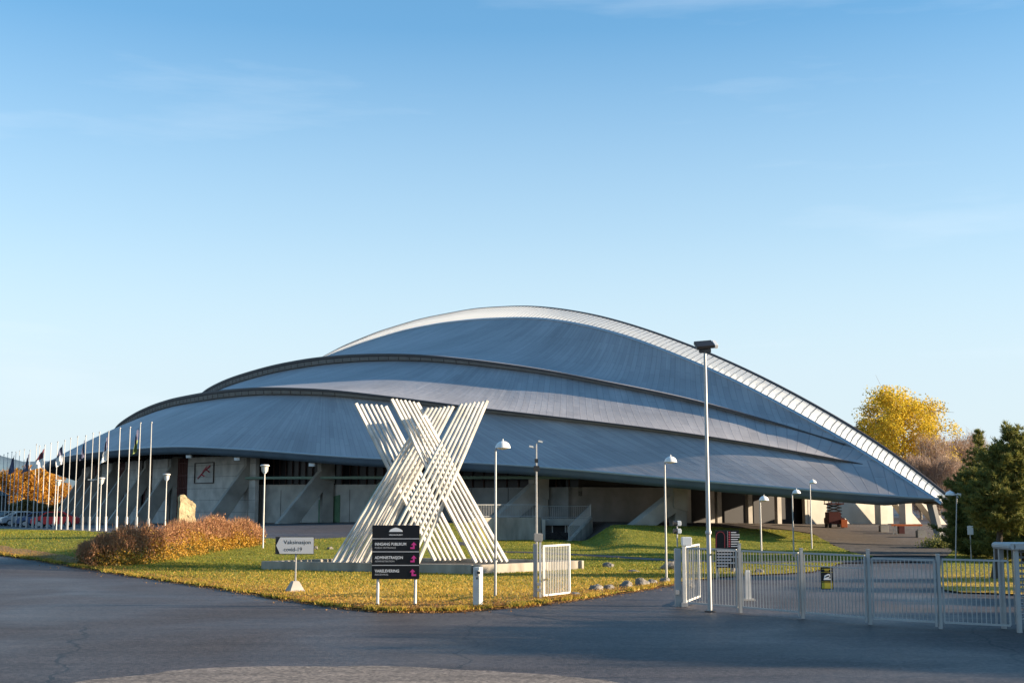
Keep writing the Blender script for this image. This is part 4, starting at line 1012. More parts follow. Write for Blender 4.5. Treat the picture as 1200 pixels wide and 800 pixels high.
# ---------------------------------------------------------------- fence, gates, turnstile
post_px = [(868, 717.5, 637.5), (941, 724.5, 643), (1020, 731.5, 644.5), (1102.5, 736.5, 650)]
fence = empty('bar_fence', gp(868, 717.5)); tag(fence, 'long grey vertical-bar fence across the road on the right', 'fence')
fo = fence.location
start = gp(803.5, 712.5)
pts = [start] + [gp(a, b) for a, b, _ in post_px] + [gp(1190, 741)]
for a, b, t in post_px:
    g = gp(a, b); h_ = at(a, t, g.y).z - g.z
    mb = MB(); mb.box((g - fo) + Vector((0, 0, h_ / 2 - .05)), (.08, .08, h_ + .1)); mb.box((g - fo) + Vector((0, 0, h_ + .015)), (.095, .095, .03)); mb.build('post', 'fence_paint', fence, bevel=.006)
    mb = MB(); mb.box((g - fo) + Vector((-.10, 0, h_ * .47)), (.035, .05, .88 * h_)); mb.build('hinge_stile', 'fence_paint', fence)
tops = [1.72, 1.70, 1.70, 1.64, 1.66]
for i, (a, b) in enumerate(zip(pts[:-1], pts[1:])):
    a = a - fo; b = b - fo; d = (b - a); Ln = Vector((d.x, d.y, 0)).length; dn = d.normalized()
    a2 = a + dn * .10; b2 = b - dn * .10; up = tops[i]; lo = .16
    mb = MB()
    mb.bar(a2 + Vector((0, 0, lo)), b2 + Vector((0, 0, lo)), .045, .045, 0, side=Vector((0, 0, 1)))
    mb.bar(a2 + Vector((0, 0, up)), b2 + Vector((0, 0, up)), .045, .045, 0, side=Vector((0, 0, 1)))
    if i in (1, 2): mb.bar(a2 + Vector((0, 0, up - .32)), b2 + Vector((0, 0, up - .32)), .02, .03, 0, side=Vector((0, 0, 1)))
    n = int(Ln / .115)
    for k in range(n + 1):
        p = a2.lerp(b2, k / n); wdt = .036 if k in (0, n) else .018
        mb.bar(p + Vector((0, 0, lo)), p + Vector((0, 0, up)), wdt, wdt * .9, 0, side=Vector((1, 0, 0)))
    mb.build('bar_panel', 'fence_paint', fence)
# camera warning sign on the fence
cw = gp(969, 727); dcs = cw.y - .12; kpx = dcs / F
cs = empty('warning_sign', at(969, 677, dcs)); tag(cs, 'small black and yellow camera warning sign hung on the fence', 'sign')
def cbox(m_, x0, y0, x1, y1, dy=0.0, th=.012): m_.box((((x0 + x1) / 2 - 969) * kpx, dy, (677 - (y0 + y1) / 2) * kpx), ((x1 - x0) * kpx, th, (y1 - y0) * kpx))
mb = MB(); cbox(mb, 962, 664.5, 976, 689.5, 0, .016); mb.build('plate', 'black_board', cs)
mb = MB(); cbox(mb, 962.8, 682.3, 975.2, 688.6, -.012); cbox(mb, 962.4, 680.9, 975.6, 681.4, -.012); mb.build('yellow_field', 'yellow_print', cs)
mb = MB(); cbox(mb, 963.5, 666.3, 974.5, 667.0, -.012); cbox(mb, 966.5, 668, 971.5, 668.8, -.012); cbox(mb, 962.3, 670.2, 975.7, 670.5, -.012); mb.build('print_line', 'yellow_print', cs)
mb = MB()
pc = [(-4.2, -3.0), (4.6, -3.0), (4.6, -1.6), (1.6, -1.0), (3.9, 1.0), (3.2, 3.6), (1.4, 3.9), (-3.0, 1.8), (-3.4, -1.4)]
mb.prism([Vector((a * kpx, -.010, (677 - 675.9 + b) * kpx)) for a, b in pc], (0, -.006, 0)); mb.build('camera_symbol', 'white_print', cs)
mb = MB(); pc = [(-2.2, -.6), (-1.6, .9), (2.2, 2.5), (2.8, .9)]
mb.prism([Vector((a * kpx, -.018, (677 - 675.9 + b) * kpx)) for a, b in pc], (0, -.004, 0)); mb.build('camera_body_mark', 'black_print', cs)

def gate(px_hinge, py_hinge, px_end, py_end, py_top, py_top_end, label, nb, box=True, lowers=.14, name='swing_gate'):
    g = gp(px_hinge, py_hinge); e = gp(px_end, py_end + 2)
    gt = empty(name, g); tag(gt, label, 'gate', 'open swing gates')
    up = at(px_hinge, py_top, g.y).z - g.z
    b = Vector((e.x, e.y, 0)) - Vector((g.x, g.y, 0)); dn = b.normalized(); a = dn * .10
    mb = MB()
    for z in (lowers, up): mb.bar(a + Vector((0, 0, z)), b + Vector((0, 0, z)), .055, .05, 0, side=Vector((0, 0, 1)))
    for q in (a, b): mb.bar(q + Vector((0, 0, lowers - .027)), q + Vector((0, 0, up + .027)), .055, .05, 0, side=dn)
    mb.build('leaf_frame', 'pole_white', gt)
    mb = MB()
    for k in range(1, nb): 
        p = a.lerp(b, k / nb); mb.bar(p + Vector((0, 0, lowers)), p + Vector((0, 0, up)), .022, .022, 0, side=dn)
    mb.build('leaf_bars', 'fence_paint', gt)
    return gt, g
g1, gg = gate(635, 703, 667.5, 697, 639.5, 638.5, 'open left gate leaf with white frame, its post standing on the lawn edge', 16)
up = at(630, 634, gg.y).z - gg.z
mb = MB(); mb.box((-.05, -.02, up / 2 - .05), (.075, .09, up + .1)); mb.build('hinge_post', 'pole_white', g1, bevel=.006)
mb = MB(); mb.box((-.20, .14, up / 2 - .08), (.13, .20, up)); mb.build('post', 'fence_paint', g1, bevel=.006)
mb = MB(); mb.box((-.11, 0, up + .12), (.28, .24, .26)); mb.build('motor_box', 'concrete_light', g1, bevel=.02)
mb = MB()
for z in (.32, .5): mb.box((-.10, -.06, z), (.14, .12, .09))
mb.build('latch', 'galv', g1, bevel=.01)
g2, gg = gate(803, 710.5, 820, 701.5, 640.5, 639.5, 'open right gate leaf next to the traffic signal post, bright in the sun', 8)
up = at(800, 640, gg.y).z - gg.z
mb = MB(); mb.box((-.03, -.06, up / 2 - .05), (.09, .10, up + .12)); mb.build('hinge_post', 'pole_white', g2, bevel=.006)
mb = MB(); mb.box((-.19, .1, up / 2 - .06), (.18, .26, up)); mb.build('post', 'fence_paint', g2, bevel=.006)
mb = MB(); mb.box((.07, .02, up + .15), (.30, .26, .26)); mb.build('motor_box', 'white_plastic', g2, bevel=.02)
mb = MB(); mb.box((-.24, -.05, .42), (.12, .12, .14)); mb.box((-.04, -.1, .06), (.2, .2, .12)); mb.build('latch', 'galv', g2, bevel=.01)
sg0 = gg + Vector((-.19, .1, up)); ts = empty('gate_signal', sg0); tag(ts, 'pair of small signal lights on a short pole above the right gate post', 'signal light')
mb = MB(); mb.tube([(0, 0, -.02), (0, 0, .72)], .022, 8); mb.build('pole', 'galv', ts)
for z in (.45, .68):
    mb = MB(); mb.box((.06, 0, z), (.13, .14, .15)); mb.build('signal_housing', 'white_plastic', ts, bevel=.02)
    mb = MB(); mb.tube([(-.11, -.02, z), (.0, 0, z)], .072, 12); mb.build('signal_hood', 'black_metal', ts, smooth=True)

# turnstile at the right edge
g = gp(1201, 741); tn = empty('turnstile', g); tag(tn, 'full-height grey turnstile with horizontal comb arms at the right edge', 'turnstile')
H_ = at(1201, 641, g.y).z - g.z
mb = MB(); mb.box((.55, .45, H_ + .02), (1.55, 1.2, .15)); mb.tube([(-.24, -.15, H_ + .02), (-.24, 1.0, H_ + .02)], .085, 12)
mb.build('roof', 'fence_paint', tn, bevel=.02)
for x, y in ((-.12, 0), (1.2, 0), (1.2, 1.0), (-.12, .95)):
    mb = MB(); mb.box((x, y, H_ / 2 - .05), (.10, .10, H_ + .05)); mb.build('post', 'fence_paint', tn, bevel=.006)
mb = MB(); mb.tube([(.55, .55, 0), (.55, .55, H_)], .06, 10)
for k, z in enumerate(np.arange(.3, H_ - .1, .13)):
    for a in (0.5, 2.59, 4.69): mb.tube([(.55, .55, z), (.55 + .5 * math.cos(a), .55 + .5 * math.sin(a), z)], .02, 6)
mb.build('rotor_arms', 'galv', tn)
mb = MB()
for z in np.arange(.3, H_ - .1, .13): mb.tube([(-.05, .1, z), (.35, .38, z)], .017, 6)
mb.build('comb_bars', 'galv', tn)
mb = MB()
for x in np.arange(-.24, 1.2, .11): mb.tube([(x, 1.05, .1), (x, 1.05, H_)], .014, 5)
mb.build('cage_bars', 'fence_paint', tn)
mb = MB(); mb.box((.12, -.06, 1.05), (.14, .08, .3)); mb.build('card_reader', 'black_metal', tn, bevel=.01)

# card reader pillar at the drive
g = gp(560, 713); cr = empty('card_reader_pillar', g, R(-24)); tag(cr, 'white access card pillar at the road edge left of the dome lamp', 'access pillar')
h_ = at(560, 664, g.y).z - g.z
mb = MB(); mb.box((0, 0, h_ / 2 - .04), (.21, .24, h_ + .08)); mb.build('pillar', 'pole_white', cr, bevel=.012)
mb = MB(); mb.box((.03, -.14, h_ - .16), (.12, .06, .16)); mb.build('reader', 'galv', cr, bevel=.01)
mb = MB(); mb.box((.10, -.17, h_ - .15), (.09, .05, .07)); mb.box((.03, -.13, h_ - .31), (.04, .03, .06)); mb.build('keyhole_cover', 'black_metal', cr, bevel=.006)
# white bollard behind the fence
g = gp(876.5, 703.5); bo = empty('bollard', g); tag(bo, 'white bollard standing on the road behind the fence', 'bollard')
h_ = at(876, 667.5, g.y).z
mb = MB(); mb.box((0, 0, .03), (.42, .30, .06)); mb.build('base_plate', 'concrete_light', bo, bevel=.01)
mb = MB(); mb.add([(-.09, -.09, .05), (.09, -.09, .05), (.09, .09, .05), (-.09, .09, .05), (-.075, -.07, h_ * .93), (.075, -.07, h_ * .93), (.075, .07, h_ * .93), (-.075, .07, h_ * .93), (-.04, -.05, h_), (.075, -.05, h_), (.075, .05, h_), (-.04, .05, h_)],
                  [(3, 2, 1, 0), (0, 1, 5, 4), (1, 2, 6, 5), (2, 3, 7, 6), (3, 0, 4, 7), (4, 5, 9, 8), (5, 6, 10, 9), (6, 7, 11, 10), (7, 4, 8, 11), (8, 9, 10, 11)])
mb.build('shaft', 'pole_white', bo, bevel=.01)

# ---------------------------------------------------------------- stones
def rock(name, px, py, wpx, hpx, label, group=None, matname='stone', d=None, elong=1.0):
    g = gp(px, py) if d is None else ground_at(px, d); k = g.y / F
    bm = bmesh.new(); bmesh.ops.create_icosphere(bm, subdivisions=3, radius=1)
    sd = random.uniform(0, 50)
    from mathutils import noise
    for v in bm.verts:
        q = v.co * 1.1 + Vector((sd, sd * .3, 0)); nn = noise.noise(q) * .40 + abs(noise.noise(q * 2.2)) * .30 - .1 + noise.noise(q * 5.5) * .06
        v.co = v.co * (1 + nn)
        v.co.x *= wpx * k / 2; v.co.y *= wpx * k / 2 * .8 * elong; v.co.z = v.co.z * hpx * k * .62 + hpx * k * .32
    me = bpy.data.meshes.new(name); bm.to_mesh(me); bm.free(); me.materials.append(MATS[matname])
    o = bpy.data.objects.new(name, me); COL.objects.link(o); o.location = g; o.rotation_euler = (0, 0, random.uniform(-.6, .6)); tag(o, label, 'boulder', group)
    return o
gr = 'boulders along the lawn edge'
rock('boulder', 698, 693, 17, 9, 'leftmost dark boulder in the row along the lawn edge', gr)
rock('boulder', 713, 692, 12, 8, 'small flat boulder, second from the left in the lawn edge row', gr)
rock('boulder', 734, 690, 15, 10, 'split pale boulder, third from the left in the lawn edge row', gr)
rock('boulder', 752, 688, 17, 11, 'largest rounded boulder in the lawn edge row, fourth from left', gr)
rock('boulder', 764, 685, 12, 7, 'small boulder touching the largest one of the lawn edge row', gr)
rock('boulder', 779, 683.5, 12, 8, 'boulder at the foot of the dome lamp beside the gate', gr)
rock('boulder', 713, 665.5, 13, 8, 'lone sunlit boulder on the lawn behind the row', 'boulders on the lawn')
rock('boulder', 742, 671, 16, 4, 'flat slab of stone lying in the grass behind the row', 'boulders on the lawn')
rock('boulder', 786, 668, 24, 11, 'wide low stone in the shade behind the gate lamp', 'boulders on the lawn')
rock('boulder', 808, 688, 14, 9, 'pale boulder seen through the right gate leaf', 'boulders on the lawn')
rock('boulder', 859, 671, 8, 7, 'pale boulder at the foot of the information board', 'boulders on the lawn')
rock('boulder', 890, 672, 12, 6, 'grey boulder on the grass strip behind the fence, right of the bollard', 'boulders on the lawn')
rock('boulder', 387, 644.5, 7, 4.5, 'pale stone at the back lawn edge left of the sculpture', 'boulders on the lawn')
rock('boulder', 370, 644.5, 5, 5, 'small pale stone behind the direction sign', 'boulders on the lawn')
rock('boulder', 672, 696.5, 14, 6, 'grey boulder behind the left gate leaf', 'boulders on the lawn', d=42)
# tall standing stone behind the hedge
g = ground_at(222, 72.5); k = g.y / F
ms_ = None
mb = MB()
outl = [(-12.5, -4), (-12, 17), (-11.2, 36.5), (-8, 38.5), (-4, 37.2), (9.5, 26.5), (9.3, 12), (11.5, 8), (12, -4)]
base_z = at(222, 618, g.y).z - g.z
mb.prism([Vector((a * k, -.22, base_z + b * k)) for a, b in outl], (.12, .5, 0))
mb.prism([Vector((-.6, -.3, -.2)), Vector((.62, -.3, -.2)), Vector((.6, -.3, base_z - .12)), Vector((-.6, -.3, base_z - .12))], (0, .7, 0))
o = mb.build('standing_stone', 'monument', None, bevel=.05); o.location = g; o.rotation_euler = (0, 0, R(38))
from mathutils import noise as _nz
bm = bmesh.new(); bm.from_mesh(o.data); bmesh.ops.triangulate(bm, faces=bm.faces[:])
for _ in range(4): bmesh.ops.subdivide_edges(bm, edges=[e for e in bm.edges if e.calc_length() > .13], cuts=1); bmesh.ops.triangulate(bm, faces=bm.faces[:])
bm.normal_update()
for v in bm.verts:
    q_ = v.co * 2.2; v.co += v.normal * (.055 * _nz.noise(q_) + .05 * abs(_nz.noise(q_ * 2.3)) + .02 * _nz.noise(q_ * 6) - .03)
bm.to_mesh(o.data); bm.free()
tag(o, 'tall sunlit yellowish standing stone with slanted top rising behind the hedge', 'standing stone')

# ---------------------------------------------------------------- vegetation builders
def quads(C, D, S, wlen, wid):
    """leaf quads: centres C, axis D, side S"""
    a = C - D * wlen[:, None] / 2; b = C + D * wlen[:, None] / 2; s = S * wid[:, None] / 2
    return np.stack([a - s * .5, C + s - D * 0, b, C - s], 1)
def rand_dirs(n):
    v = rng.normal(size=(n, 3)); return v / np.linalg.norm(v, axis=1, keepdims=True)
def leaves(C, size, up=.0):
    n = len(C); D = rand_dirs(n); D[:, 2] += up; D /= np.linalg.norm(D, axis=1, keepdims=True)
    S = np.cross(D, rand_dirs(n)); S /= np.linalg.norm(S, axis=1, keepdims=True) + 1e-9
    l = size * rng.uniform(.6, 1.4, n); return quads(C, D, S, l, l * rng.uniform(.5, .9, n))

def broadleaf(name, g, H, Rc, matname, label, n_clump=150, per=130, leaf=.22, bark='bark', crown0=.25, group=None, sparse=0.0, shape=1.0, seed=0, twig=None):
    r_ = np.random.default_rng(seed); t = empty(name, g)
    mb = MB(); lean = r_.normal(0, .02, 2)
    tr = [Vector((lean[0] * z * H, lean[1] * z * H, z * H)) for z in (-.01, .1, .3, .55, .8, .97)]
    mb.tube(tr, [H * .022, H * .018, H * .014, H * .010, H * .006, H * .002], 8)
    tips = []
    nl = 26
    for i in range(nl):
        z = crown0 * .8 + (1 - crown0 * .8) * (i + .5) / nl * .86; a = i * 2.4 + r_.normal(0, .3)
        prof = math.sin(min(1, (z - crown0 * .7) / (1 - crown0 * .7)) ** .75 * math.pi * .93 + .12) ** .8
        ln = Rc * prof * r_.uniform(.75, 1.05)
        p0 = Vector((lean[0] * z * H, lean[1] * z * H, z * H * .9)); d = Vector((math.cos(a), math.sin(a), 0)) * ln + Vector((0, 0, ln * .75 + .04 * H))
        mid = p0 + d * .5 + Vector((0, 0, -.06 * ln)); mb.tube([p0, mid, p0 + d], [H * .006, H * .004, H * .0015], 5)
        for q in (.35, .55, .75, .9, 1.0):
            pp = p0 + d * q
            for _ in range(2):
                tips.append(np.array(pp) + r_.normal(0, .10 * Rc, 3))
                e = Vector(tips[-1]); mb.tube([pp, e + (e - pp) * .6], [H * .002, H * .0008], 4, cap=False)
    mb.build('trunk', bark, t, smooth=True)
    tips = np.array(tips); n = n_clump
    idx = r_.integers(0, len(tips), n); cc = tips[idx] + r_.normal(0, .10 * Rc, (n, 3)); cr_ = r_.uniform(.5, 1.15, n) * Rc * .17
    P = (cc[:, None] + r_.normal(0, 1, (n, per, 3)) * cr_[:, None, None] * np.array([1, 1, .8])).reshape(-1, 3)
    cen = np.repeat(cc, per, 0); P = P[np.linalg.norm((P - cen) / np.repeat(cr_, per)[:, None], axis=1) < 1.75]
    if sparse > 0: P = P[r_.random(len(P)) > sparse]
    P = P[(P[:, 2] > H * crown0 * .7) & (P[:, 2] < H * 1.02)]
    fast_mesh('crown', leaves(P, leaf), 4, matname, t)
    if twig:
        n2 = 5000; k_ = r_.integers(0, len(tips), n2); C = tips[k_] + r_.normal(0, .16 * Rc, (n2, 3)); D = r_.normal(0, .5, (n2, 3)) + np.array([0, 0, 1.0]); D /= np.linalg.norm(D, axis=1, keepdims=True)
        S = np.cross(D, rand_dirs(n2)); S /= np.linalg.norm(S, axis=1, keepdims=True)
        fast_mesh('twigs', quads(C, D, S, r_.uniform(.6, 1.5, n2), np.full(n2, .045)), 4, twig, t)
    tag(t, label, 'tree', group)
    return t

def conifer(name, g, H, Rb, label, seed=0, dens=1.0, group=None, taper=.85, matname='needle', low=.04):
    r_ = np.random.default_rng(seed); t = empty(name, g)
    mb = MB(); mb.tube([(0, 0, -.1), (0, 0, H * .5), (0, 0, H * .98)], [H * .02, H * .012, H * .003], 8)
    V = []
    z = low * H; wi = 0
    while z < H * .985:
        f = z / H; rad = Rb * (1 - f) ** taper * r_.uniform(.78, 1.08) + .05
        if f < .18: rad *= .75 + f * 1.4
        nb = max(4, int(8 * dens * (1 - f * .45)))
        for b in range(nb):
            a = b * 2 * math.pi / nb + wi * 1.1 + r_.normal(0, .2); ln = rad * r_.uniform(.65, 1.18)
            p0 = np.array([0, 0, z + r_.normal(0, .05)]); dr = np.array([math.cos(a), math.sin(a), .28 + .5 * f]); tip = p0 + dr * ln
            mid = p0 + dr * ln * .5 + np.array([0, 0, -.07 * ln])
            mb.tube([p0, mid, tip], [H * .0035, H * .0022, .006], 4, cap=False)
            lat = np.array([-math.sin(a), math.cos(a), 0]); nt_ = max(2, int(ln / .20 * dens))
            for q in np.linspace(.3, 1.0, nt_):
                c0_ = p0 * (1 - q) + tip * q + np.array([0, 0, -.07 * ln * (1 - abs(2 * q - 1))])
                for sd_ in ((0,) if q > .93 else (-1, 0, 1)):
                    c = c0_ + lat * sd_ * ln * .30 * (1.15 - q) * r_.uniform(.5, 1.3) + r_.normal(0, .04, 3) + dr * abs(sd_) * .08
                    m_ = 26; D = r_.normal(0, .62, (m_, 3)) + dr * .45 + lat * sd_ * .4 + np.array([0, 0, .55]); D /= np.linalg.norm(D, axis=1, keepdims=True)
                    S = np.cross(D, rand_dirs(m_)); S /= np.linalg.norm(S, axis=1, keepdims=True) + 1e-9
                    l = r_.uniform(.15, .30, m_); V.append(quads(c + D * l[:, None] * .5, D, S, l, r_.uniform(.026, .046, m_)))
        z += .30 + .12 * r_.random(); wi += 1
    mb.build('trunk', 'bark', t, smooth=True)
    fast_mesh('crown', np.concatenate(V), 4, matname, t)
    tag(t, label, 'tree', group)
    return t

# pines beside the prow
def tz(px, py_top, d): g = ground_at(px, d); return g, at(px, py_top, d).z - g.z
g, H = tz(1146, 503, 77); conifer('pine_tree', g, H, 2.9, 'slender pine with thin pointed top between the prow and the big pine', 3, 1.0, 'pines beside the prow', 1.05)
g, H = tz(1192, 520, 66); conifer('pine_tree', g, H, 3.2, 'broad dark green pine filling the right picture edge behind the turnstile', 21, 1.35, 'pines beside the prow', .6)
g, H = tz(1160, 535, 72); conifer('pine_tree', g, H, 2.6, 'middle bushy pine below the slender pointed one', 23, 1.3, 'pines beside the prow', .6)
g, H = tz(1136, 552, 71.5); conifer('pine_tree', g, H, 2.2, 'low broad pine closest to the leaning dome lamp', 8, 1.2, 'pines beside the prow', .55)
g, H = tz(1176, 545, 69); conifer('pine_tree', g, H, 2.7, 'bushy sunlit pine in front of the tallest pine', 11, 1.2, 'pines beside the prow', .55)
# the big pine whose leaning trunk stands on the right lawn
g = gp(1166, 679); H = at(1190, 494, g.y).z - g.z
bp_ = conifer('pine_tree', g, H, 2.1, 'tallest dark pine at the right edge, its leaning trunk on the lawn beside the turnstile', 5, 1.5, 'pines beside the prow', .75, low=.30)
bp_.rotation_euler = (0, R(9), 0); 
for ch in bp_.children:
    if ch.name.startswith('trunk'):
        for v in ch.data.vertices:
            if v.co.z < 2.2 and math.hypot(v.co.x, v.co.y) < .35: v.co.x *= 1.5; v.co.y *= 1.5
# yellow tree and its neighbours behind the hall
def bt(px, py_top, d, Rpx, *a, **k):
    g = ground_at(px, d); H = at(px, py_top, d).z - g.z; return broadleaf(*([a[0], g, H, Rpx * d / F] + list(a[1:])), **k)
bt(1058, 455, 165, 54, 'yellow_tree', 'leaf_yellow', 'tall bright yellow autumn tree behind the right end of the roof', n_clump=320, per=190, leaf=.24, bark='birch_bark', crown0=.12, seed=2)
bt(1020, 482, 178, 24, 'olive_tree', 'leaf_olive', 'olive green tree on the left flank of the yellow tree', n_clump=150, per=90, leaf=.34, bark='bark', crown0=.15, seed=4)
bt(1003, 490, 172, 14, 'orange_tree', 'leaf_orange', 'small orange tree peeking over the roof slope left of the olive tree', n_clump=70, per=90, leaf=.3, seed=6)
for px, yt, d, Rp, lab, sd in ((1096, 506, 158, 26, 'reddish bare tree just right of the yellow tree', 12), (1122, 508, 166, 24, 'thin pinkish bare birch between the yellow tree and the pines', 14), (1143, 500, 170, 24, 'pale bare birch rising behind the pine tops', 16), (1075, 530, 150, 20, 'reddish bare tree in front of the yellow tree trunk', 18), (1108, 535, 148, 22, 'low reddish bare tree over the roof end', 20)):
    bt(px, yt, d, Rp, 'bare_tree', 'twig_red', lab, n_clump=60, per=40, leaf=.22, bark='birch_bark', crown0=.1, sparse=.55, seed=sd, twig='twig_red', group='bare trees behind the prow')
# autumn trees at the far left
far_tree = broadleaf('autumn_tree', (0, 0, 0), 10.5, 4.6, 'leaf_orange', 'orange autumn tree in the distant row behind the flagpoles', n_clump=110, per=70, leaf=.42, crown0=.12, group='orange trees behind the parked cars', seed=31)
first = True
for i, (px, yt, d) in enumerate(((-12, 552, 375), (3, 549, 382), (16, 551, 370), (27, 550, 388), (38, 549, 375), (49, 546, 382), (61, 556, 392), (-28, 550, 378), (73, 566, 388), (88, 572, 390))):
    t = far_tree if first else copy_tree(far_tree); first = False
    g = ground_at(px, d); H = at(px, yt, d).z - g.z; s_k = H / 10.5
    t.location = g; t.scale = (s_k * random.uniform(.9, 1.15), s_k, s_k); t.rotation_euler = (0, 0, i * 1.3)
# dark hedge wall behind the car park
g = ground_at(22, 190); hb = empty('dark_hedge', g); C = rng.uniform(-1, 1, (16000, 3)) * np.array([15, 1.2, 0]); C[:, 2] = rng.uniform(0, 1, 16000) * (2.4 + .4 * np.sin(C[:, 0] * .9)) 
fast_mesh('foliage', leaves(C, .42), 4, 'hedge_olive', hb); mb = MB(); mb.box((0, .3, 1.05), (30, 1.0, 2.2)); mb.build('stems', 'hedge_wall', hb)
tag(hb, 'dark clipped hedge behind the parked cars at the far left', 'hedge')
# red-brown shed at the left edge
g = ground_at(-6, 150); sh = empty('shed', g); mb = MB(); mb.box((0, 0, 1.6), (2.8, 3, 3.2)); mb.build('wall', 'wood_dark', sh)
mb = MB(); mb.prism([Vector((-1.7, -1.7, 3.2)), Vector((1.7, -1.7, 3.2)), Vector((0, -1.7, 4.0))], (0, 3.4, 0)); mb.build('roof', 'slat_dark', sh); tag(sh, 'dark wooden shed at the extreme left edge behind the flagpoles', 'shed')

# autumn hedge
hd = empty('autumn_hedge', gp(190, 655)); ho = np.array(hd.location)
fx = [(84, 664, 640), (110, 665, 628), (150, 664, 621), (190, 660, 616.5), (230, 652, 613.5), (262, 646, 611.5), (285, 643, 611), (300, 641, 622)]
def hed(t):
    k_ = t * (len(fx) - 1); i = np.clip(k_.astype(int), 0, len(fx) - 2); fr_ = k_ - i; A = np.array(fx)
    return A[i] * (1 - fr_)[:, None] + A[i + 1] * fr_[:, None]
gpts = np.array([tuple(gp(a, b)) for a, b, _ in fx]); htop = np.array([at(a, c, gp(a, b).y + 1.0).z - gp(a, b).z for a, b, c in fx])
def hsample(n, shell=.5):
    t = rng.random(n); k_ = t * (len(fx) - 1); i = np.minimum(k_.astype(int), len(fx) - 2); fr_ = (k_ - i)[:, None]
    base = gpts[i] * (1 - fr_) + gpts[i + 1] * fr_; hh = htop[i] * (1 - fr_[:, 0]) + htop[i + 1] * fr_[:, 0]
    endk = np.minimum(1, np.minimum(t, 1 - t) / .07) ** .5
    a = rng.uniform(0, math.pi, n); r_ = rng.uniform(shell, 1.0, n) ** .5
    lump = 1 + .16 * np.sin(base[:, 0] * 2.3) * np.sin(base[:, 0] * 5.1 + 1) + .06 * rng.normal(size=n)
    y = base[:, 1] + 1.25 + np.cos(a) * r_ * 1.25 * endk * lump; z = np.sin(a) ** .7 * r_ * hh * (.75 + .25 * endk) * lump
    x = base[:, 0] + rng.normal(0, .12, n)
    return np.stack([x, y, hz(x, y) + z], -1) - ho, z / np.maximum(hh, .1), t
P, zr, tt = hsample(46000); kp = np.sin(P[:, 0] * 4.3 + P[:, 1] * 2) * np.sin(P[:, 2] * 6 + P[:, 0] * 1.7) + rng.normal(0, .35, len(P)) > -.72; P, zr, tt = P[kp], zr[kp], tt[kp]
noise_c = np.sin(P[:, 0] * 1.7 + 2) * np.sin(P[:, 0] * 3.9 + P[:, 2] * 3) * .3
sel = zr + noise_c + rng.normal(0, .12, len(zr)) + np.clip((.5 - tt) * .8, -.06, .4) > .60
ol = ((~sel) & (tt + rng.normal(0, .10, len(tt)) < .22)) | (rng.random(len(tt)) < .10); go = (~sel) & (~ol)
V = np.concatenate([leaves(P[sel], .085), leaves(P[go], .095), leaves(P[ol], .09)]); mi = np.concatenate([np.zeros(sel.sum()), np.ones(go.sum()), np.full(ol.sum(), 2)])
fast_mesh('foliage', V, 4, None, hd, mats=['hedge_red', 'hedge_gold', 'hedge_olive'], mi=mi)
P, zr, tt = hsample(15000, .75); k_ = zr > .45; P = P[k_]; n = len(P); D = rng.normal(0, .35, (n, 3)) + np.array([0, 0, 1.0]); D /= np.linalg.norm(D, axis=1, keepdims=True); S = np.cross(D, rand_dirs(n)); S /= np.linalg.norm(S, axis=1, keepdims=True)
fast_mesh('twigs', quads(P + D * .08, D, S, rng.uniform(.2, .45, n), np.full(n, .018)), 4, 'hedge_red', hd)
tag(hd, 'low reddish and golden autumn hedge on the lawn beside the road', 'hedge')
# weeds at the prow foot
g = ground_at(1096, 83.5); C = rng.normal(0, 1, (1500, 3)) * np.array([.55, .4, .3]); C[:, 2] = np.abs(C[:, 2]) + .05
o = fast_mesh('weed_clump', leaves(C, .12, .8), 4, 'needle', None, g); tag(o, 'dark clump of weeds at the foot of the prow pier', 'plant')

# grass blades, fallen leaves
def scatter(out, n, y_lo, y_hi):
    lo = out.min(0); hi = out.max(0); lo[1] = max(lo[1], y_lo); hi[1] = min(hi[1], y_hi)
    q = lo + rng.random((n, 2)) * (hi - lo); q = q[inside(out, q)]
    return q[np.abs(q[:, 0] / q[:, 1]) < .43]
def blades(q, h_):
    n = len(q); z = hz(q[:, 0], q[:, 1]) + .05; a = rng.uniform(0, 6.28, n); w_ = rng.uniform(.012, .03, n); hh = h_ * rng.uniform(.5, 1.3, n)
    dx, dy = np.cos(a) * w_, np.sin(a) * w_; ln = rng.normal(0, .5, (n, 2)) * hh[:, None]
    A = np.stack([q[:, 0] - dx, q[:, 1] - dy, z], -1); B = np.stack([q[:, 0] + dx, q[:, 1] + dy, z], -1); C = np.stack([q[:, 0] + ln[:, 0], q[:, 1] + ln[:, 1], z + hh], -1)
    return np.stack([A, B, C], 1)
q = np.concatenate([scatter(lawn_out, 420000, 34, 64), scatter(lawn_out, 260000, 64, 96), scatter(lawn2_out, 60000, 40, 90)])
path_poly = np.array(pl_ + pr_[::-1]); plp = np.array([(p.x, p.y) for p in PL])
q = q[~inside(path_poly, q) & ~inside(plp, q)]
# patchy tufts
dn_ = .5 + .5 * np.sin(q[:, 0] * 1.3 + np.sin(q[:, 1] * .9) * 2) * np.sin(q[:, 1] * 1.1 + 1); q = q[rng.random(len(q)) < .35 + .65 * dn_]
gsel = (rng.random(len(q)) < np.clip((63 - q[:, 1]) / 24, .10, .90)).astype(int)
o = fast_mesh('grass', blades(q, .065), 3, None, mats=['grass_blade', 'grass_gold'], mi=gsel); tag(o, kind='stuff'); o['label'] = 'short yellowing grass of the lawns'; o['category'] = 'grass'
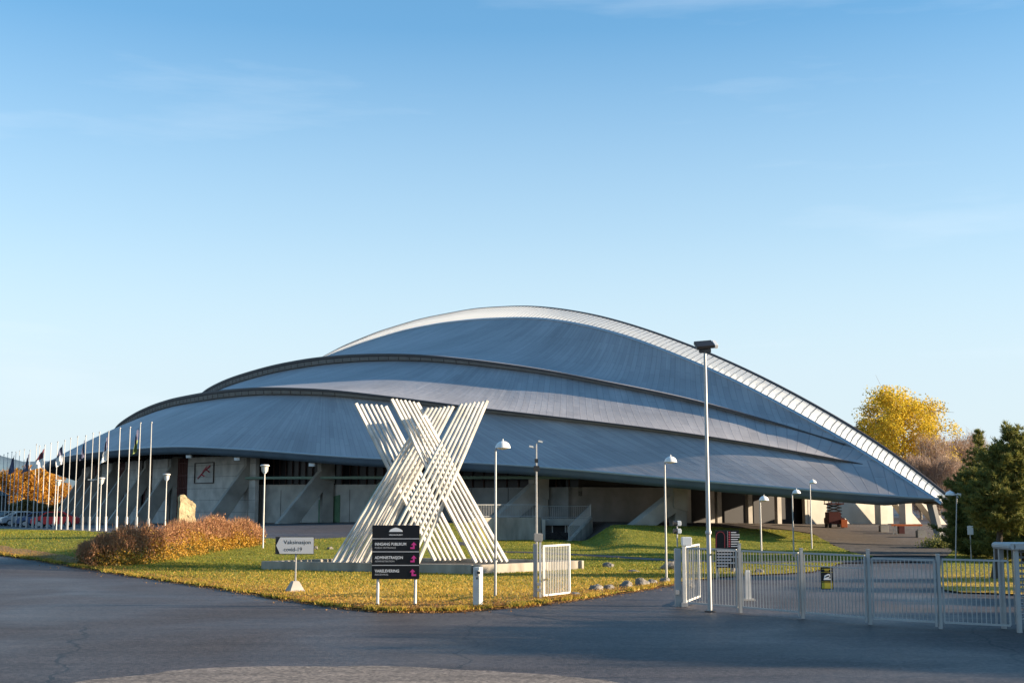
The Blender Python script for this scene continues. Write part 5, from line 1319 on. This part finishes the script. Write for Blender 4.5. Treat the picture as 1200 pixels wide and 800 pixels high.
# longer tufts hanging over the edge of the road
edge = np.array([tuple(gp(*p))[:2] for p in front_edge]); sg_ = rng.integers(0, len(edge) - 1, 26000); f_ = rng.random(26000)[:, None]
dv = edge[sg_ + 1] - edge[sg_]; dv /= np.linalg.norm(dv, axis=1, keepdims=True)
q = edge[sg_] * (1 - f_) + edge[sg_ + 1] * f_ + np.stack([-dv[:, 1], dv[:, 0]], -1) * rng.normal(.05, .13, (26000, 1)); q = q[np.sin(q[:, 0] * 3.1) + np.sin(q[:, 0] * 7.7 + 1) + rng.normal(0, .8, 26000) > .3]
o = fast_mesh('edge_grass', blades(q, .10), 3, None, mats=['grass_blade', 'grass_gold'], mi=(rng.random(len(q)) < .7).astype(int)); tag(o, kind='stuff'); o['label'] = 'ragged grass tufts along the road edge'; o['category'] = 'grass'
# fallen leaves, thick along the road edge
edge = np.array([tuple(gp(*p))[:2] for p in front_edge]); seg = rng.integers(0, len(edge) - 1, 26000); f_ = rng.random(26000)[:, None]
e = edge[seg] * (1 - f_) + edge[seg + 1] * f_; off = np.abs(rng.normal(0, 1, 26000)) ** 1.6 * .8 - .22 - (rng.random(26000) < .06) * np.abs(rng.normal(0, .5, 26000))
dirv = edge[seg + 1] - edge[seg]; dirv /= np.linalg.norm(dirv, axis=1, keepdims=True); nrm = np.stack([-dirv[:, 1], dirv[:, 0]], -1)
q = e + nrm * off[:, None] + rng.normal(0, .1, (26000, 2))
lon = rng.random(26000) < np.clip(1.25 - e[:, 0] * .0 - np.clip((e[:, 0] + 6) / 18, 0, 1) * .6, 0, 1); q = q[lon]
q2 = scatter(lawn_out, 60000, 35, 75); q2 = q2[~inside(plp, q2)]; q2 = q2[rng.random(len(q2)) < np.clip(.9 - (q2[:, 1] - 38) / 30, .06, .8) * .45]; q = np.concatenate([q, q2])
n = len(q); C = np.stack([q[:, 0], q[:, 1], hz(q[:, 0], q[:, 1]) + np.where(inside(lawn_out, q), .095, .012) + rng.uniform(0, .03, n)], -1)
D = rng.normal(0, 1, (n, 3)); D[:, 2] *= .35; D /= np.linalg.norm(D, axis=1, keepdims=True); S = np.cross(D, np.array([0, 0, 1.0])); S /= np.linalg.norm(S, axis=1, keepdims=True); l = rng.uniform(.035, .075, n)
o = fast_mesh('fallen_leaves', quads(C, D, S, l, l * .8), 4, 'dead_leaf'); tag(o, kind='stuff'); o['label'] = 'brown fallen leaves along the road edge'; o['category'] = 'leaves'

# ---------------------------------------------------------------- parked cars
def car(px, d, paint, label, rz, scale=1.0):
    g = ground_at(px, d); t = empty('parked_car', g, rz); tag(t, label, 'car', 'cars parked left of the arena')
    w_ = 1.72
    side = [(-2.0, .30), (-2.02, .62), (-1.95, .86), (-1.35, .95), (-.62, 1.42), (.75, 1.47), (1.55, 1.02), (1.95, .92), (2.03, .55), (2.0, .30)]
    mb = MB(); mb.prism([Vector((x, -w_ / 2, z)) for x, z in side], (0, w_, 0)); mb.build('body', paint, t, bevel=.07, smooth=True)
    mb = MB()
    for s in (-1, 1):
        y = s * (w_ / 2 + .004)
        for poly in ([(-1.12, .98), (-.58, 1.35), (.02, 1.38), (.02, .98)], [(.10, .98), (.10, 1.38), (.68, 1.38), (1.25, 1.0)]):
            mb.prism([Vector((x, y, z)) for x, z in poly], (0, s * .006, 0))
    mb.build('side_window', 'dark_glass', t)
    mb = MB(); mb.add([(-1.33, -.7, .985), (-1.33, .7, .985), (-.68, .62, 1.41), (-.68, -.62, 1.41)], [(0, 1, 2, 3)]); mb.v = [(x - .012, y, z + .015) for x, y, z in mb.v]; mb.build('windscreen', 'dark_glass', t)
    mb = MB(); mb.add([(1.52, -.7, 1.06), (1.52, .7, 1.06), (.83, .62, 1.44), (.83, -.62, 1.44)], [(0, 1, 2, 3)]); mb.v = [(x + .012, y, z + .015) for x, y, z in mb.v]; mb.build('rear_window', 'dark_glass', t)
    for x in (-1.28, 1.28):
        for s in (-1, 1):
            mb = MB(); mb.tube([(x, s * (w_ / 2 - .16), .32), (x, s * (w_ / 2 + .02), .32)], .32, 18); wl = mb.build('wheel', 'tyre', t, smooth=True)
            mb = MB(); mb.tube([(x, s * (w_ / 2 + .015), .32), (x, s * (w_ / 2 + .035), .32)], .2, 14); mb.build('rim', 'rim', wl, smooth=True)
    for s in (-1, 1):
        mb = MB(); mb.box((-1.99, s * .62, .72), (.08, .32, .14)); mb.build('headlight', 'lamp_glass', t, bevel=.02)
        mb = MB(); mb.box((1.985, s * .66, .78), (.08, .26, .16)); mb.build('tail_light', 'red_paint', t, bevel=.02)
    return t
car(70, 118, 'red_paint', 'bright red hatchback parked behind the flagpoles', R(8))
car(51, 124, 'blue_paint', 'blue car parked partly behind the red hatchback', R(20))
car(30, 130, 'silver_paint', 'silver car parked left of the blue car', R(35))
car(18, 134, 'dark_paint', 'dark car with its front showing, left of the silver car', R(50))
car(4, 138, 'dark_paint', 'leftmost dark car, cut by the picture edge', R(60))

# ---------------------------------------------------------------- things under the prow
def gpos(px, d): return ground_at(px, d)
g = gpos(974, 103); sl = empty('work_lift', g); tag(sl, 'dark red work lift parked under the prow before the pale wall', 'work lift')
mb = MB(); mb.box((0, 0, .55), (1.3, 1.6, .5)); mb.box((-.1, 0, 1.0), (1.0, 1.2, .5)); mb.build('chassis', 'dark_red', sl, bevel=.04)
mb = MB()
for z in (.85, 1.1, 1.35, 1.6):
    mb.bar((-.55, -.3, z), (.55, -.3, z + .25), .06, .06); mb.bar((.55, -.3, z), (-.55, -.3, z + .25), .06, .06); mb.bar((-.55, .3, z), (.55, .3, z + .25), .06, .06); mb.bar((.55, .3, z), (-.55, .3, z + .25), .06, .06)
mb.build('scissor_arms', 'slat_dark', sl)
mb = MB(); mb.box((0, 0, 1.9), (1.25, 1.5, .1))
for x in (-.58, 0, .58):
    for y in (-.7, .7): mb.box((x, y, 2.4), (.05, .05, 1.0))
for z in (2.45, 2.9):
    for y in (-.7, .7): mb.box((0, y, z), (1.2, .05, .05))
mb.build('platform', 'dark_red', sl)
for x in (-.5, .5):
    for y in (-.6, .6): mb = MB(); mb.tube([(x - .08, y, .24), (x + .08, y, .24)], .24, 12); mb.build('wheel', 'tyre', sl, smooth=True)
mb = MB(); mb.box((.55, -.85, .35), (.5, .25, .62)); mb.build('battery_box', 'orange_paint', sl, bevel=.02)
for px, d, c, lab in ((1031, 98, 'concrete_light', 'concrete block in front of the pale wall under the prow'), (1074, 93, 'concrete', 'grey concrete block at the right end of the orange barrier')):
    g = gpos(px, d); mb = MB(); mb.box((0, 0, .25), (.65, .5, .55)); mb.box((0, 0, .54), (.5, .36, .06)); o = mb.build('concrete_block', c, None, bevel=.03); o.location = g; tag(o, lab, 'block')
g = gpos(1058, 95.5); ba = empty('barrier', g); tag(ba, 'low orange and white barrier under the prow between two blocks', 'barrier')
mb = MB(); mb.box((0, 0, .72), (2.3, .06, .14)); mb.build('board', 'orange_paint', ba)
for x in (-.9, .9): mb = MB(); mb.bar((x - .15, 0, 0), (x, 0, .7), .06, .06); mb.bar((x + .15, 0, 0), (x, 0, .7), .06, .06); mb.build('leg', 'galv', ba)
g = gpos(1051, 96.5); mb = MB(); mb.box((0, 0, .3), (.45, .4, .6)); mb.box((0, 0, .62), (.5, .45, .05)); o = mb.build('bin', 'dark_red', None, bevel=.02); o.location = g; tag(o, 'small dark bin behind the orange barrier under the prow', 'bin')
# small sign post beside pines
g = ground_at(1131, 66); sp_ = empty('notice_post', g); tag(sp_, 'thin post with a small grey plate in front of the pines', 'post')
mb = MB(); mb.tube([(0, 0, -.1), (0, 0, 1.9)], .03, 8); mb.build('post', 'galv', sp_); mb = MB(); mb.box((0, -.04, 1.65), (.3, .03, .45)); mb.build('plate', 'sign_grey', sp_, bevel=.005)

# ---------------------------------------------------------------- trees outside the frame on the right that throw the long shadows
base_t = broadleaf('roadside_tree', (60, 5, 0), 13.0, 4.6, 'leaf_olive', 'leafy roadside tree beyond the right edge', n_clump=190, per=60, leaf=.55, crown0=.08, group='roadside trees beyond the right edge', seed=41)
base_t.location = (62, 1, 0)
spots = [(58, 27.5, 1.0), (50, 29, .9), (66, 28.5, 1.15), (44, 28.0, .75), (38, 29.0, .55), (74, 27.5, 1.25), (82, 29, 1.35), (90, 28, 1.45), (54, 31.0, .85), (31, 29.5, .40), (70, 31.5, 1.1), (30, 35.5, .36), (31, 40.5, .35), (29, 46.0, .33), (33, 52.0, .36), (98, 42, .95), (106, 54, .95), (62, 32, .9)]
spots = [(x, y - .085 * x, k) for x, y, k in spots]
for i, (x, y, s) in enumerate(spots):
    t = base_t if i == 0 else copy_tree(base_t); t.location = (x, y, 0); t.scale = (s, s, s); t.rotation_euler = (0, 0, i * 1.9)
for i, (x, y, k) in enumerate([(96, 192, .95), (108, 200, 1.1), (120, 194, 1.0), (90, 207, 1.05), (134, 202, 1.1), (104, 218, 1.15), (148, 190, 1.0)]):
    t = copy_tree(base_t); t.location = (x, y, float(hz(x, y))); t.scale = (k, k, k); t.rotation_euler = (0, 0, i * 2.3)
